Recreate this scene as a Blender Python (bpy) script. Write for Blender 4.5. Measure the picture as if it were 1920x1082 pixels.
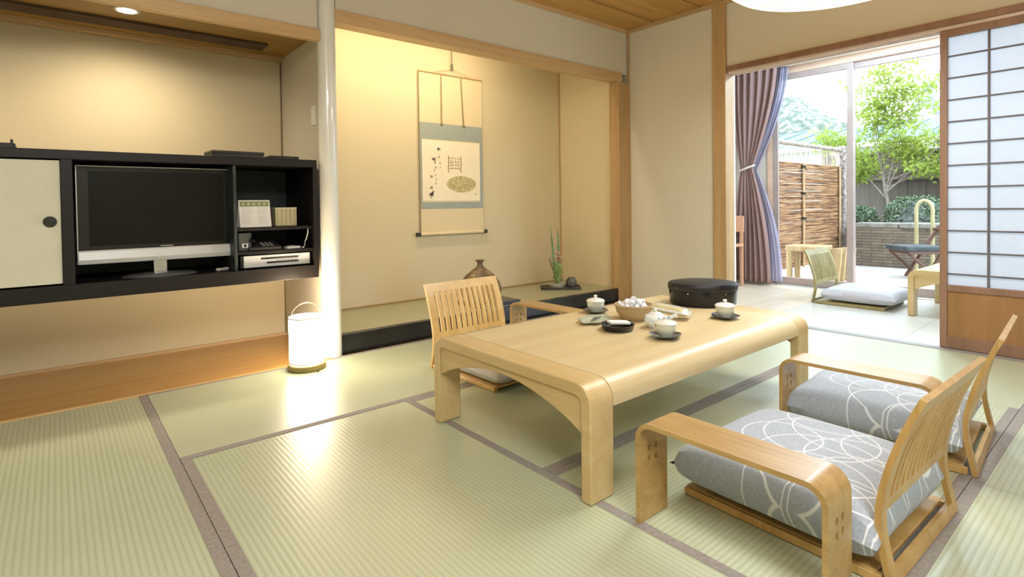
import bpy, bmesh, math, random
from mathutils import Vector, Matrix, noise
for o in list(bpy.data.objects): bpy.data.objects.remove(o, do_unlink=True)
SC = bpy.context.scene
COL = SC.collection
PI = math.pi
rnd = random.Random(7)

# ------------------------------------------------------------------ camera, world, exposure
def set_camera():
    yaw, pitch, roll = (math.radians(a) for a in (39.837, -1.056, -0.777))
    f = Vector((math.sin(yaw)*math.cos(pitch), math.cos(yaw)*math.cos(pitch), math.sin(pitch)))
    r = Vector((math.cos(yaw), -math.sin(yaw), 0)); u = r.cross(f)
    c, s = math.cos(roll), math.sin(roll)
    R, U = c*r + s*u, -s*r + c*u
    cd = bpy.data.cameras.new('camera'); co = bpy.data.objects.new('camera', cd); COL.objects.link(co)
    m = Matrix((R, U, -f)).transposed().to_4x4(); m.translation = (0, 0, 0.9)
    co.matrix_world = m
    cd.sensor_width = 36; cd.lens = 1027.05/1920*36
    cd.shift_y = -(541-402.54)/1920
    cd.clip_start = 0.05; cd.clip_end = 300
    SC.camera = co
set_camera()
SC.view_settings.view_transform = 'Standard'; SC.view_settings.look = 'None'
SC.view_settings.gamma = 1; SC.view_settings.use_curve_mapping = False
SC.view_settings.exposure = 0.85
W = bpy.data.worlds.new('sky'); SC.world = W; W.use_nodes = True
bg = W.node_tree.nodes['Background']; bg.inputs[0].default_value = (0.70, 0.85, 1.0, 1); bg.inputs[1].default_value = 3.5

def light(kind, name, loc, energy, color=(1, 1, 1), **kw):
    d = bpy.data.lights.new(name, kind); d.energy = energy; d.color = color
    for k, v in kw.items():
        if k != 'rot': setattr(d, k, v)
    o = bpy.data.objects.new(name, d); COL.objects.link(o); o.location = loc
    if 'rot' in kw: o.rotation_euler = kw['rot']
    return o
light('SUN', 'sun', (12, -6, 12), 2.0, (1.0, 0.96, 0.9), angle=math.radians(1.5),
      rot=(math.radians(38), math.radians(14), math.radians(20)))
WARM = (1.0, 0.85, 0.64)
CEILZ = 2.49

# ------------------------------------------------------------------ materials
MATS = {}
def srgb(h):
    h = h.lstrip('#'); v = [int(h[i:i+2], 16)/255 for i in (0, 2, 4)]
    return tuple((c/12.92 if c <= .04045 else ((c+.055)/1.055)**2.4) for c in v) + (1,)
class N:
    def __init__(s, name):
        s.m = bpy.data.materials.new(name); s.m.use_nodes = True; s.t = s.m.node_tree
        s.b = s.t.nodes['Principled BSDF']; s.out = s.t.nodes['Material Output']
    def new(s, kind, **kw):
        n = s.t.nodes.new(kind)
        for k, v in kw.items():
            if k.startswith('i_'):
                key = k[2:]; key = int(key) if key.isdigit() else key.replace('_', ' ')
                n.inputs[key].default_value = v
            else: setattr(n, k, v)
        return n
    def link(s, a, b): s.t.links.new(a, b)
    def coords(s, scale=(1, 1, 1), kind='Object', rot=(0, 0, 0)):
        c = s.new('ShaderNodeTexCoord'); mp = s.new('ShaderNodeMapping')
        mp.inputs['Scale'].default_value = scale; mp.inputs['Rotation'].default_value = rot
        s.link(c.outputs[kind], mp.inputs[0]); return mp.outputs[0]
    def ramp(s, fac, stops):
        r = s.new('ShaderNodeValToRGB'); e = r.color_ramp.elements
        while len(e) < len(stops): e.new(0.5)
        for k, (p, c) in zip(e, stops): k.position = p; k.color = c
        s.link(fac, r.inputs[0]); return r.outputs[0]
    def bump(s, h, strength=.2, dist=.01):
        b = s.new('ShaderNodeBump'); b.inputs['Strength'].default_value = strength; b.inputs['Distance'].default_value = dist
        s.link(h, b.inputs['Height']); s.link(b.outputs[0], s.b.inputs['Normal'])
def mix(a, b, t): return tuple(a[i]*(1-t)+b[i]*t for i in range(3)) + (1,)
def plain(name, col, rough=.5, metal=0, spec=.5, vary=.06, scale=8, **kw):
    if name in MATS: return MATS[name]
    n = N(name); c = srgb(col)
    nt = n.new('ShaderNodeTexNoise', i_Scale=scale, i_Detail=4.0)
    n.link(n.coords(), nt.inputs['Vector'])
    n.link(n.ramp(nt.outputs[0], [(.3, mix(c, (0, 0, 0), vary)), (.7, mix(c, (1, 1, 1), vary*.6))]), n.b.inputs['Base Color'])
    n.b.inputs['Roughness'].default_value = rough; n.b.inputs['Metallic'].default_value = metal
    n.b.inputs['Specular IOR Level'].default_value = spec
    for k, v in kw.items(): n.b.inputs[k.replace('_', ' ')].default_value = v
    MATS[name] = n.m; return n.m
def plaster(name, col, rough=.9):
    n = N(name); c = srgb(col); co = n.coords()
    a = n.new('ShaderNodeTexNoise', i_Scale=1.3, i_Detail=3.0); n.link(co, a.inputs['Vector'])
    f = n.new('ShaderNodeTexNoise', i_Scale=160.0, i_Detail=3.0); n.link(co, f.inputs['Vector'])
    m = n.new('ShaderNodeMix', data_type='RGBA'); m.inputs[0].default_value = .5
    n.link(n.ramp(a.outputs[0], [(.3, mix(c, (0, 0, 0), .05)), (.7, c)]), m.inputs[6])
    n.link(n.ramp(f.outputs[0], [(.3, mix(c, (0, 0, 0), .10)), (.7, mix(c, (1, 1, 1), .06))]), m.inputs[7])
    n.link(m.outputs[2], n.b.inputs['Base Color']); n.b.inputs['Roughness'].default_value = rough
    n.bump(f.outputs[0], .25, .002); MATS[name] = n.m; return n.m
def wood(name, c1, c2, axis='X', rough=.45, freq=14, spec=.5, coat=0, kind='Object'):
    if name in MATS: return MATS[name]
    n = N(name); s = {'X': (.06, 1, 1), 'Y': (1, .06, 1), 'Z': (1, 1, .06)}[axis]
    co = n.coords(s, kind)
    a = n.new('ShaderNodeTexNoise', i_Scale=freq, i_Detail=5.0, i_Distortion=.6); n.link(co, a.inputs['Vector'])
    f = n.new('ShaderNodeTexNoise', i_Scale=freq*9, i_Detail=2.0); n.link(co, f.inputs['Vector'])
    A, B = srgb(c1), srgb(c2)
    m = n.new('ShaderNodeMix', data_type='RGBA'); m.inputs[0].default_value = .35
    n.link(n.ramp(a.outputs[0], [(.34, A), (.5, mix(A, B, .5)), (.62, B)]), m.inputs[6])
    n.link(n.ramp(f.outputs[0], [(.35, A), (.65, B)]), m.inputs[7])
    n.link(m.outputs[2], n.b.inputs['Base Color']); n.b.inputs['Roughness'].default_value = rough
    n.b.inputs['Specular IOR Level'].default_value = spec; n.b.inputs['Coat Weight'].default_value = coat
    n.b.inputs['Coat Roughness'].default_value = .25
    n.bump(f.outputs[0], .06, .002); MATS[name] = n.m; return n.m
def tatami(name, axis, c1='#bdc7ac', c2='#b0ba9b', period=.0165):
    n = N(name); g = n.new('ShaderNodeNewGeometry'); sp = n.new('ShaderNodeSeparateXYZ'); n.link(g.outputs['Position'], sp.inputs[0])
    q = sp.outputs['Y' if axis == 'X' else 'X']; l = sp.outputs['X' if axis == 'X' else 'Y']
    mu = n.new('ShaderNodeMath', operation='MULTIPLY'); n.link(q, mu.inputs[0]); mu.inputs[1].default_value = 2*PI/period
    si = n.new('ShaderNodeMath', operation='SINE'); n.link(mu.outputs[0], si.inputs[0])
    ab = n.new('ShaderNodeMath', operation='MULTIPLY_ADD'); n.link(si.outputs[0], ab.inputs[0]); ab.inputs[1].default_value = .5; ab.inputs[2].default_value = .5
    # fine rush strands across the ribs
    m2 = n.new('ShaderNodeMath', operation='MULTIPLY'); n.link(l, m2.inputs[0]); m2.inputs[1].default_value = 2*PI/.0035
    s2 = n.new('ShaderNodeMath', operation='SINE'); n.link(m2.outputs[0], s2.inputs[0])
    nz = n.new('ShaderNodeTexNoise', i_Scale=2.2, i_Detail=4.0); n.link(g.outputs['Position'], nz.inputs['Vector'])
    A, B = srgb(c1), srgb(c2)
    r1 = n.ramp(ab.outputs[0], [(0.0, mix(A, B, 1.0)), (.4, A), (1.0, mix(A, (1, 1, 1), .05))])
    mx = n.new('ShaderNodeMix', data_type='RGBA', blend_type='MULTIPLY'); mx.inputs[0].default_value = 1
    n.link(r1, mx.inputs[6]); n.link(n.ramp(nz.outputs[0], [(.3, (.93, .94, .9, 1)), (.7, (1.03, 1.0, .97, 1))]), mx.inputs[7])
    n.link(mx.outputs[2], n.b.inputs['Base Color'])
    hh = n.new('ShaderNodeMath', operation='MULTIPLY_ADD'); n.link(s2.outputs[0], hh.inputs[0]); hh.inputs[1].default_value = .10; n.link(ab.outputs[0], hh.inputs[2])
    n.bump(hh.outputs[0], .16, .002)
    n.b.inputs['Roughness'].default_value = .36; n.b.inputs['Specular IOR Level'].default_value = .7
    n.b.inputs['Coat Weight'].default_value = .42; n.b.inputs['Coat Roughness'].default_value = .32
    MATS[name] = n.m; return n.m
def emit(name, col, strength, base=None):
    n = N(name); n.b.inputs['Base Color'].default_value = srgb(base or col)
    n.b.inputs['Emission Color'].default_value = srgb(col); n.b.inputs['Emission Strength'].default_value = strength
    n.b.inputs['Roughness'].default_value = .8; MATS[name] = n.m; return n.m
def translucent(name, col, fac=.6, tr=.0):
    n = N(name); c = srgb(col); n.b.inputs['Base Color'].default_value = c; n.b.inputs['Roughness'].default_value = .9
    n.b.inputs['Specular IOR Level'].default_value = .1
    nz = n.new('ShaderNodeTexNoise', i_Scale=60.0, i_Detail=5.0); n.link(n.coords(), nz.inputs['Vector'])
    n.link(n.ramp(nz.outputs[0], [(.3, mix(c, (0, 0, 0), .06)), (.7, c)]), n.b.inputs['Base Color'])
    t = n.new('ShaderNodeBsdfTranslucent'); t.inputs[0].default_value = c
    m = n.new('ShaderNodeMixShader'); m.inputs[0].default_value = fac
    n.link(n.b.outputs[0], m.inputs[1]); n.link(t.outputs[0], m.inputs[2])
    last = m.outputs[0]
    if tr:
        p = n.new('ShaderNodeBsdfTransparent'); m2 = n.new('ShaderNodeMixShader'); m2.inputs[0].default_value = tr
        n.link(last, m2.inputs[1]); n.link(p.outputs[0], m2.inputs[2]); last = m2.outputs[0]
    n.link(last, n.out.inputs[0]); MATS[name] = n.m; return n.m
def glass(name):
    n = N(name)
    g = n.new('ShaderNodeBsdfGlossy'); g.inputs['Roughness'].default_value = .02
    p = n.new('ShaderNodeBsdfTransparent'); fr = n.new('ShaderNodeFresnel'); fr.inputs[0].default_value = 1.04
    m = n.new('ShaderNodeMixShader'); n.link(fr.outputs[0], m.inputs[0]); n.link(p.outputs[0], m.inputs[1]); n.link(g.outputs[0], m.inputs[2])
    n.link(m.outputs[0], n.out.inputs[0]); MATS[name] = n.m; return n.m

M_WALL = plaster('sand_plaster', '#d0c9b5')
M_TOKO = plaster('tokonoma_plaster', '#d2c4a0')
M_ENG = plaster('engawa_plaster', '#e2d8cc')
M_BEAMX = wood('hinoki_beam_x', '#cfb084', '#b8966a', 'X', .5)
M_BEAMY = wood('hinoki_beam_y', '#bd9f72', '#a68658', 'Y', .5)
M_BEAMZ = wood('hinoki_post', '#bd9d70', '#a48458', 'Z', .5)
M_CEIL = wood('ceiling_boards', '#c79a55', '#a97b3c', 'X', .55, 9)
M_PINKW = wood('pinkish_window_wood', '#e2c4ae', '#d2ad94', 'Y', .5)
M_FLOORW = wood('amber_floor_board', '#c99a50', '#b48240', 'X', .3, 10, .6, .3)
M_TATY = tatami('tatami_ribs_along_depth', 'Y')
M_TATX = tatami('tatami_ribs_along_width', 'X')
M_TATE = tatami('engawa_tatami', 'X', '#cfcbc4', '#c4c0ba')
M_TATE2 = tatami('engawa_tatami_turned', 'Y', '#cbc8c1', '#c1beb7')
M_TATO = tatami('tokonoma_tatami', 'X', '#a5a582', '#93926e')
M_HERI = plain('grey_violet_cloth_edging', '#918b84', .85, vary=.12, scale=90)
M_BLACK = wood('black_stained_wood', '#191310', '#100c0a', 'X', .45, 10, .35)
M_BLACKIN = plain('black_cabinet_interior', '#12201d', .55)
M_LACQ = plain('black_lacquer', '#0a0b0e', .25, spec=.4, vary=.02, Coat_Weight=.2)
M_CREAM = plain('cream_door_paper', '#dcdcc8', .8)
M_TABLE = wood('pale_ash_table', '#d9c99e', '#ccb78a', 'X', .36, 11, .5, .1)
M_TABLEY = wood('pale_ash_table_end', '#d3bd8c', '#c3a670', 'Y', .4, 11, .5, .1)
M_KYO = wood('honey_ash', '#c0a068', '#a18048', 'Y', .33, 14, .5, .25)
M_KYOZ = wood('honey_ash_upright', '#c79b5c', '#a4783c', 'Z', .33, 14, .5, .25)
M_ZAI = wood('chair_ash', '#cfab6c', '#b08a4c', 'Z', .35, 14, .5, .2)
M_SHOJIW = wood('shoji_brown_wood', '#977560', '#7f604c', 'Z', .5, 12)
M_KOSHI = wood('shoji_lower_board', '#a57a50', '#8f683f', 'Z', .45, 7)
M_KUMI = plain('shoji_lattice_grey_brown', '#5c565a', .6)
M_PAPER = translucent('shoji_paper', '#dfe3ea', .55)
M_GLASS = glass('window_glass')
M_PILLAR = plain('polished_pale_log', '#dedfd8', .3, vary=.05, scale=5, Coat_Weight=.5)
M_WHITE = plain('white_plastic', '#e8e6de', .5)
M_SILVER = plain('silver_plastic', '#d3d5d2', .35, .1)
M_STEEL = plain('polished_metal', '#c9c9c9', .2, 1)
M_SCREEN = plain('dark_lcd_screen', '#16170f', .3, spec=.15, vary=.01, scale=2)
M_DARK = plain('dark_grey_plastic', '#181914', .45, spec=.35)

# ------------------------------------------------------------------ geometry helpers
def setp(o, label=None, cat=None, group=None, kind=None):
    if label: o['label'] = label
    if cat: o['category'] = cat
    if group: o['group'] = group
    if kind: o['kind'] = kind
    return o
class G:
    def __init__(s): s.v = []; s.f = []; s.mi = []
    def add(s, vs, fs, mi=0, M=None):
        b = len(s.v); s.v += [tuple(M @ Vector(v)) if M else tuple(v) for v in vs]
        s.f += [tuple(b+i for i in f) for f in fs]; s.mi += [mi]*len(fs); return s
    def box(s, x0, x1, y0, y1, z0, z1, mi=0, M=None):
        vs = [(x, y, z) for z in (z0, z1) for y in (y0, y1) for x in (x0, x1)]
        return s.add(vs, [(0, 2, 3, 1), (4, 5, 7, 6), (0, 1, 5, 4), (2, 6, 7, 3), (0, 4, 6, 2), (1, 3, 7, 5)], mi, M)
    def lathe(s, prof, c=(0, 0, 0), n=28, mi=0, M=None, sx=1, sy=1, cap=True):
        vs = []; fs = []
        for r, z in prof:
            for k in range(n):
                a = 2*PI*k/n; vs.append((c[0]+sx*r*math.cos(a), c[1]+sy*r*math.sin(a), c[2]+z))
        for i in range(len(prof)-1):
            for k in range(n):
                k2 = (k+1) % n; fs.append((i*n+k, i*n+k2, (i+1)*n+k2, (i+1)*n+k))
        if cap and prof[0][0] > 1e-6: fs.append(tuple(reversed(range(n))))
        if cap and prof[-1][0] > 1e-6: fs.append(tuple(range((len(prof)-1)*n, len(prof)*n)))
        return s.add(vs, fs, mi, M)
    def cyl(s, r, z0, z1, c=(0, 0), n=24, mi=0, M=None, r2=None):
        return s.lathe([(r, z0), (r2 if r2 is not None else r, z1)], (c[0], c[1], 0), n, mi, M)
    def tube(s, pts, r, n=8, mi=0, cap=True, M=None):
        pts = [Vector(p) for p in pts]; rs = r if isinstance(r, (list, tuple)) else [r]*len(pts)
        vs = []; fs = []; up = None
        for i, p in enumerate(pts):
            t = (pts[min(i+1, len(pts)-1)] - pts[max(i-1, 0)]).normalized()
            if up is None: up = Vector((0, 0, 1)) if abs(t.z) < .9 else Vector((1, 0, 0))
            a = t.cross(up)
            if a.length < 1e-5: a = t.cross(Vector((0, 1, 0)))
            a.normalize(); b = a.cross(t).normalized(); up = b
            for k in range(n):
                w = 2*PI*k/n; vs.append(tuple(p + rs[i]*(math.cos(w)*a + math.sin(w)*b)))
        for i in range(len(pts)-1):
            for k in range(n):
                k2 = (k+1) % n; fs.append((i*n+k, (i+1)*n+k, (i+1)*n+k2, i*n+k2))
        if cap: fs.append(tuple(range(n))); fs.append(tuple(reversed(range((len(pts)-1)*n, len(pts)*n))))
        return s.add(vs, fs, mi, M)
    def prism(s, poly, y0, y1, plane='XZ', mi=0, M=None):
        n = len(poly)
        if plane == 'XZ': vs = [(a, y, b) for y in (y0, y1) for a, b in poly]
        elif plane == 'YZ': vs = [(y, a, b) for y in (y0, y1) for a, b in poly]
        else: vs = [(a, b, y) for y in (y0, y1) for a, b in poly]
        fs = [tuple(range(n)), tuple(reversed(range(n, 2*n)))] + [(i, n+i, n+(i+1) % n, (i+1) % n) for i in range(n)]
        return s.add(vs, fs, mi, M)
    def grid(s, fn, nu, nv, mi=0, close_u=False):
        vs = [fn(i/(nu if close_u else nu-1), j/(nv-1)) for j in range(nv) for i in range(nu)]
        fs = []
        for j in range(nv-1):
            for i in range(nu if close_u else nu-1):
                i2 = (i+1) % nu; fs.append((j*nu+i, j*nu+i2, (j+1)*nu+i2, (j+1)*nu+i))
        return s.add(vs, fs, mi)
    def ply(s, path, cols, t, hole=lambda i, j: False, mi=0, axis='X'):
        """bent ply: path = (y,z) points, cols = x cuts; hole(i,j) leaves a cell open"""
        n = len(path); P = [Vector((a, b)) for a, b in path]; nr = []
        for i in range(n):
            t1 = (P[min(i+1, n-1)] - P[max(i-1, 0)]).normalized(); nr.append(Vector((-t1.y, t1.x)))
        m = len(cols); vs = []
        for side in (0, 1):
            for i in range(n):
                q = P[i] + nr[i]*(t*side)
                for x in cols: vs.append((x, q.x, q.y) if axis == 'X' else (q.x, x, q.y))
        idx = lambda sd, i, j: sd*n*m + i*m + j
        solid = lambda i, j: 0 <= i < n-1 and 0 <= j < m-1 and not hole(i, j)
        fs = []
        for i in range(n-1):
            for j in range(m-1):
                if not solid(i, j): continue
                fs.append((idx(0, i, j), idx(0, i, j+1), idx(0, i+1, j+1), idx(0, i+1, j)))
                fs.append((idx(1, i, j), idx(1, i+1, j), idx(1, i+1, j+1), idx(1, i, j+1)))
                if not solid(i-1, j): fs.append((idx(0, i, j), idx(1, i, j), idx(1, i, j+1), idx(0, i, j+1)))
                if not solid(i+1, j): fs.append((idx(0, i+1, j), idx(0, i+1, j+1), idx(1, i+1, j+1), idx(1, i+1, j)))
                if not solid(i, j-1): fs.append((idx(0, i, j), idx(0, i+1, j), idx(1, i+1, j), idx(1, i, j)))
                if not solid(i, j+1): fs.append((idx(0, i, j+1), idx(1, i, j+1), idx(1, i+1, j+1), idx(0, i+1, j+1)))
        return s.add(vs, fs, mi)
    def build(s, name, mats, parent=None, bevel=0, smooth=False, solid=0, loc=None, sub=0):
        me = bpy.data.meshes.new(name); me.from_pydata(s.v, [], s.f)
        mats = mats if isinstance(mats, (list, tuple)) else [mats]
        for m in mats: me.materials.append(m)
        for p, k in zip(me.polygons, s.mi): p.material_index = k; p.use_smooth = smooth
        bm = bmesh.new(); bm.from_mesh(me); bmesh.ops.remove_doubles(bm, verts=bm.verts, dist=1e-6)
        bmesh.ops.recalc_face_normals(bm, faces=bm.faces); bm.to_mesh(me); bm.free()
        o = bpy.data.objects.new(name, me); COL.objects.link(o)
        if loc is not None: o.location = loc
        if parent: o.parent = parent
        if solid: md = o.modifiers.new('solidify', 'SOLIDIFY'); md.thickness = solid; md.offset = 0
        if bevel:
            md = o.modifiers.new('bevel', 'BEVEL'); md.width = bevel; md.segments = 2; md.limit_method = 'ANGLE'; md.angle_limit = math.radians(40)
            md.harden_normals = False
        if sub: md = o.modifiers.new('subsurf', 'SUBSURF'); md.levels = sub; md.render_levels = sub
        if smooth:
            try: me.set_sharp_from_angle(angle=math.radians(42))
            except Exception: pass
        return o
def thing(name, label, cat, loc=(0, 0, 0), rz=0, group=None):
    o = bpy.data.objects.new(name, None); COL.objects.link(o); o.empty_display_size = .05
    o.location = loc; o.rotation_euler = (0, 0, rz)
    return setp(o, label, cat, group)
def copy_tree(o, parent=None):
    c = o.copy(); COL.objects.link(c); c.parent = parent
    for ch in [k for k in bpy.data.objects if k.parent == o and k is not c]: copy_tree(ch, c)
    return c
def S(o): return setp(o, kind='structure')
def bx(*a): return G().box(*a)
def arc(cx, cy, r, a0, a1, n=8): return [(cx+r*math.cos(math.radians(a0+(a1-a0)*k/n)), cy+r*math.sin(math.radians(a0+(a1-a0)*k/n))) for k in range(n+1)]

# ------------------------------------------------------------------ structure
XW, YW = 4.095, 3.204        # right wall plane, tokonoma front plane
XL, YN = -2.0, -3.2          # unseen left and near walls
EX0, EX1 = 4.21, 6.0         # engawa from jamb to window plane
sub_floor = S(bx(XL-.1, EX1+.05, YN-.1, 4.1, -.12, -.05).build('floor', M_FLOORW))
# tatami mats (x0,x1,y0,y1,rib axis, edges with cloth: 'x' = along x sides, 'y' = along y sides)
HW = .034
def mat_(x0, x1, y0, y1, ax, parent=sub_floor, edges=True, one=False):
    m = G().box(x0+.001, x1-.001, y0+.001, y1-.001, -.05, 0).build('tatami_mat', M_TATX if ax == 'X' else M_TATY, parent)
    if edges:
        g = G(); e = .0015
        if ax == 'X':
            g.box(x0+.001, x1-.001, y0+.001, y0+HW, -.045, e); g.box(x0+.001, x1-.001, y1-HW, y1-.001, -.045, e)
        else:
            if not one: g.box(x0+.001, x0+HW, y0+.001, y1-.001, -.045, e)
            g.box(x1-HW, x1-.001, y0+.001, y1-.001, -.045, e)
        g.build('cloth_edging', M_HERI, m)
A, B, C_, D = .325, 1.255, 3.13, 4.075
y3, y2, y1_, y0_, ym1 = 3.19, 2.25, 1.325, .40, -.54
mat_(A-.93, A, 1.31, y3, 'Y'); mat_(A-.93, A, -.57, 1.31, 'Y'); mat_(A-.93, A, -2.45, -.57, 'Y')
mat_(A-1.86, A-.93, 1.31, y3, 'Y'); mat_(A-1.86, A-.93, -.57, 1.31, 'Y'); mat_(A-1.86, A-.93, -2.45, -.57, 'Y')
mat_(A, 2.2, y2, y3, 'X'); mat_(2.2, D, y2, y3, 'X')
mat_(A, B, .37, y2, 'Y'); mat_(A, B, -1.51, .37, 'Y')
mat_(B, C_, y1_, y2, 'X'); mat_(B, C_, y0_, y1_, 'X')
mat_(C_, D, y0_, y2, 'Y', one=True)
mat_(B, 2.22, ym1, y0_, 'X'); mat_(2.22, D, ym1, y0_, 'X')
mat_(B, 3.13, -1.48, ym1, 'X'); mat_(3.13, D, -1.48-.9, ym1, 'Y')
mat_(A, 3.13, -2.4, -1.51, 'X')
mat_(XL, XL+.40, YN, y3, 'Y', edges=False)
G().box(A-1.86, D, YN, -2.45, -.05, 0).build('floor_board', M_FLOORW, sub_floor)
# sill groove between room and engawa, engawa mats, wood strip
G().box(D, 4.13, YN, 2.24, -.05, .001).build('sill_board', plain('blue_grey_sill', '#9a9d9e', .6), sub_floor, .002)
for i, (xa, xb) in enumerate(((4.131, 5.09), (5.09, 5.93))):
    for k in range(6):
        ya = 2.02 - .92*k
        G().box(xa+.001, xb-.001, ya-.92+.001, ya-.001, -.05, 0).build('tatami_mat', M_TATE if (i+k) % 2 else M_TATE2, sub_floor)
G().box(EX0, 5.93, 2.02, 3.19, -.05, 0).build('floor_board', wood('pale_engawa_board', '#e2d6c4', '#d2c2aa', 'X', .3, 9), sub_floor, .001)
G().box(5.93, 6.05, YN, 3.2, -.05, .012).build('window_track', M_SILVER, sub_floor, .002)
# alcove wood floor
G().box(XL, 1.24, YW-.012, 4.0, -.05, .004).build('floor_board', M_FLOORW, sub_floor, .002)
G().box(XL, 1.24, YW-.03, YW-.010, -.045, .006).build('floor_trim', wood('pale_trim', '#d8b27a', '#c49c60', 'X'), sub_floor, .002)
# ceiling
c = S(bx(XL-.1, XW+.1, YN-.1, YW+.12, CEILZ, CEILZ+.08).build('ceiling', M_CEIL))
g = G()
for k in range(14): g.box(XL, XW, -2.95+.45*k, -2.944+.45*k, CEILZ-.003, CEILZ+.01)
g.build('board_joint', plain('dark_joint_wood', '#6f4d22', .7), c)  # dark brown joint lines between the ceiling boards
S(bx(EX0-.02, EX1+.12, YN-.1, 3.32, 2.52, 2.6).build('ceiling', M_ENG))
# walls
S(bx(XL, 4.02, 4.0, 4.12, -.1, CEILZ+.1).build('wall_back', M_TOKO))
S(bx(XL-.1, XL, YN-.1, 4.1, -.1, CEILZ).build('wall_left', M_WALL))
S(bx(XL, EX1+.1, YN-.1, YN, -.1, 2.52).build('wall_near', M_WALL))
S(bx(XW, EX0, 2.35, 4.1, -.1, CEILZ+.05).build('wall_right', M_WALL))
S(bx(XW+.005, EX0, YN, 2.345, 1.965, CEILZ+.05).build('wall_right', M_WALL))
S(bx(XL, 1.21, YW+.01, YW+.09, 1.945, CEILZ).build('wall_over_alcove', M_WALL))
S(bx(1.32, XW-.01, YW+.01, YW+.09, 2.08, CEILZ).build('wall_over_tokonoma', M_WALL))
w = S(bx(1.24, 1.315, YW+.07, 4.0, -.05, CEILZ).build('wall_between_alcoves', M_WALL))
S(bx(3.985, XW, 3.31, 4.0, 0, CEILZ).build('wall_tokonoma_right', M_TOKO))
S(bx(EX0, EX1+.1, 3.2, 3.3, -.1, 2.55).build('wall_engawa_end', M_ENG))
S(bx(EX1-.02, EX1+.1, 2.80, 3.2, -.1, 2.55).build('wall_window_side', M_ENG))
S(bx(EX1-.02, EX1+.1, YN, 2.80, 2.36, 2.55).build('wall_window_top', M_ENG))
# timbers
n_ = [0]
def trim(g, m, bev=.003, smooth=False):
    n_[0] += 1; return S(g.build('trim_%d' % n_[0], m, None, bev, smooth))
trim(bx(1.31, 4.0, YW-.005, YW+.10, 2.005, 2.085), M_BEAMX)              # tokonoma lintel
trim(bx(XL, 1.222, YW-.005, YW+.045, 1.878, 1.945), M_BEAMX)               # alcove lintel
pg = G(); pg.lathe([(.058, -.05), (.056, .6), (.054, 1.4), (.0525, CEILZ)], (1.268, 3.235, 0), 40)
trim(pg, M_PILLAR, 0, True)                                              # round pillar
trim(bx(3.945, 4.09, YW-.004, YW+.105, 0, 2.004), M_BEAMZ)               # slim post right of tokonoma
trim(bx(XW-.022, EX0-.01, 2.24, 2.35, -.05, CEILZ), M_BEAMZ)             # post beside the opening
trim(bx(EX0-.012, EX0+.012, 2.238, 2.33, 0, 1.93), plain('white_jamb', '#e9e0d6', .7))
g = G(); g.box(XW-.012, EX0+.01, YN, 2.24, 1.925, 1.965)
k_ = trim(g, M_SHOJIW)
g = G()
for x in (XW+.004, XW+.045, XW+.086): g.box(x, x+.018, YN, 2.235, 1.906, 1.9255)
g.build('track_rib', plain('pale_pink_track', '#dcc6bc', .6), k_, .002)
trim(bx(XW-.02, XW, YN, 2.24, CEILZ-.035, CEILZ), M_BEAMY); trim(bx(XW-.02, XW, 2.35, YW, CEILZ-.035, CEILZ), M_BEAMY)
trim(bx(1.33, XW, YW-.01, YW+.01, CEILZ-.035, CEILZ), M_BEAMX); trim(bx(XL, 1.20, YW-.01, YW+.01, CEILZ-.035, CEILZ), M_BEAMX)
trim(bx(XW-.012, XW+.002, YW-.02, YW-.001, 0, CEILZ), M_BEAMZ, .001)
trim(bx(1.226, 1.242, 3.25, 3.275, 0, 1.87), plain('dark_corner_strip', '#5b4a38', .6), .001)
trim(bx(1.232, 1.240, 3.988, 3.999, 0, 1.93), plain('thin_corner_strip', '#7d6540', .6), .001)
trim(bx(3.975, 3.985, 3.988, 3.999, .12, 2.3), plain('tk_corner_strip', '#b08d55', .6), .001)
# alcove ceiling with recess
c2 = S(bx(XL, 1.24, YW+.045, 4.0, 1.94, 1.97).build('ceiling', wood('alcove_ceiling_board', '#b08840', '#93702c', 'X', .45, 8)))
G().box(XL, 1.06, 3.66, 3.80, 1.925, 1.9405).build('recess_strip', plain('dark_recess_brown', '#4a3013', .8), c2)
G().box(XL, 1.238, 3.93, 3.998, 1.915, 1.9405).build('edge_batten', M_BEAMX, c2, .002)
S(bx(1.32, 3.985, YW+.10, 4.0, 2.36, 2.39).build('ceiling', M_CEIL))
# tokonoma platform
pf = S(bx(1.32, 4.08, 3.27, 4.0, -.02, .118).build('floor', M_TATO))
G().box(1.322, 4.0, YW+.02, 3.27, 0, .120).build('front_board', M_LACQ, pf, .004)
G().box(1.322, 3.985, 3.975, 3.9995, .118, .128).build('back_batten', wood('thin_batten', '#a08a58', '#8d7646', 'X'), pf)
# baseboard in alcove
S(bx(XL, 1.238, 3.985, 3.9995, .004, .022).build('baseboard_back', M_BEAMX))

# window in the engawa: frames and panes
wl = G(); wl.box(5.96, 6.04, 2.745, 2.80, 0, 2.36); wl.box(5.96, 6.04, YN, 2.745, 2.24, 2.36)
S(wl.build('trim_window', M_PINKW, None, .004))
def pane_frame(n, ya, yb, x):
    f = G(); s = .055
    f.box(x-.018, x+.018, ya, ya+s, .012, 2.24); f.box(x-.018, x+.018, yb-s, yb, .012, 2.24)
    f.box(x-.018, x+.018, ya+s, yb-s, .012, .09); f.box(x-.018, x+.018, ya+s, yb-s, 2.18, 2.24)
    o = S(f.build('window_%d' % n, plain('pinkish_grey_sash', '#a8968f', .5), None, .003))
    G().box(x-.003, x+.003, ya+s, yb-s, .09, 2.18).build('glass', M_GLASS, o); return o
pane_frame(1, 1.965, 2.745, 5.985); pane_frame(2, .05, 2.022, 6.022); pane_frame(3, -1.9, .10, 5.985); pane_frame(4, -3.15, -1.85, 6.022)

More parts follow.
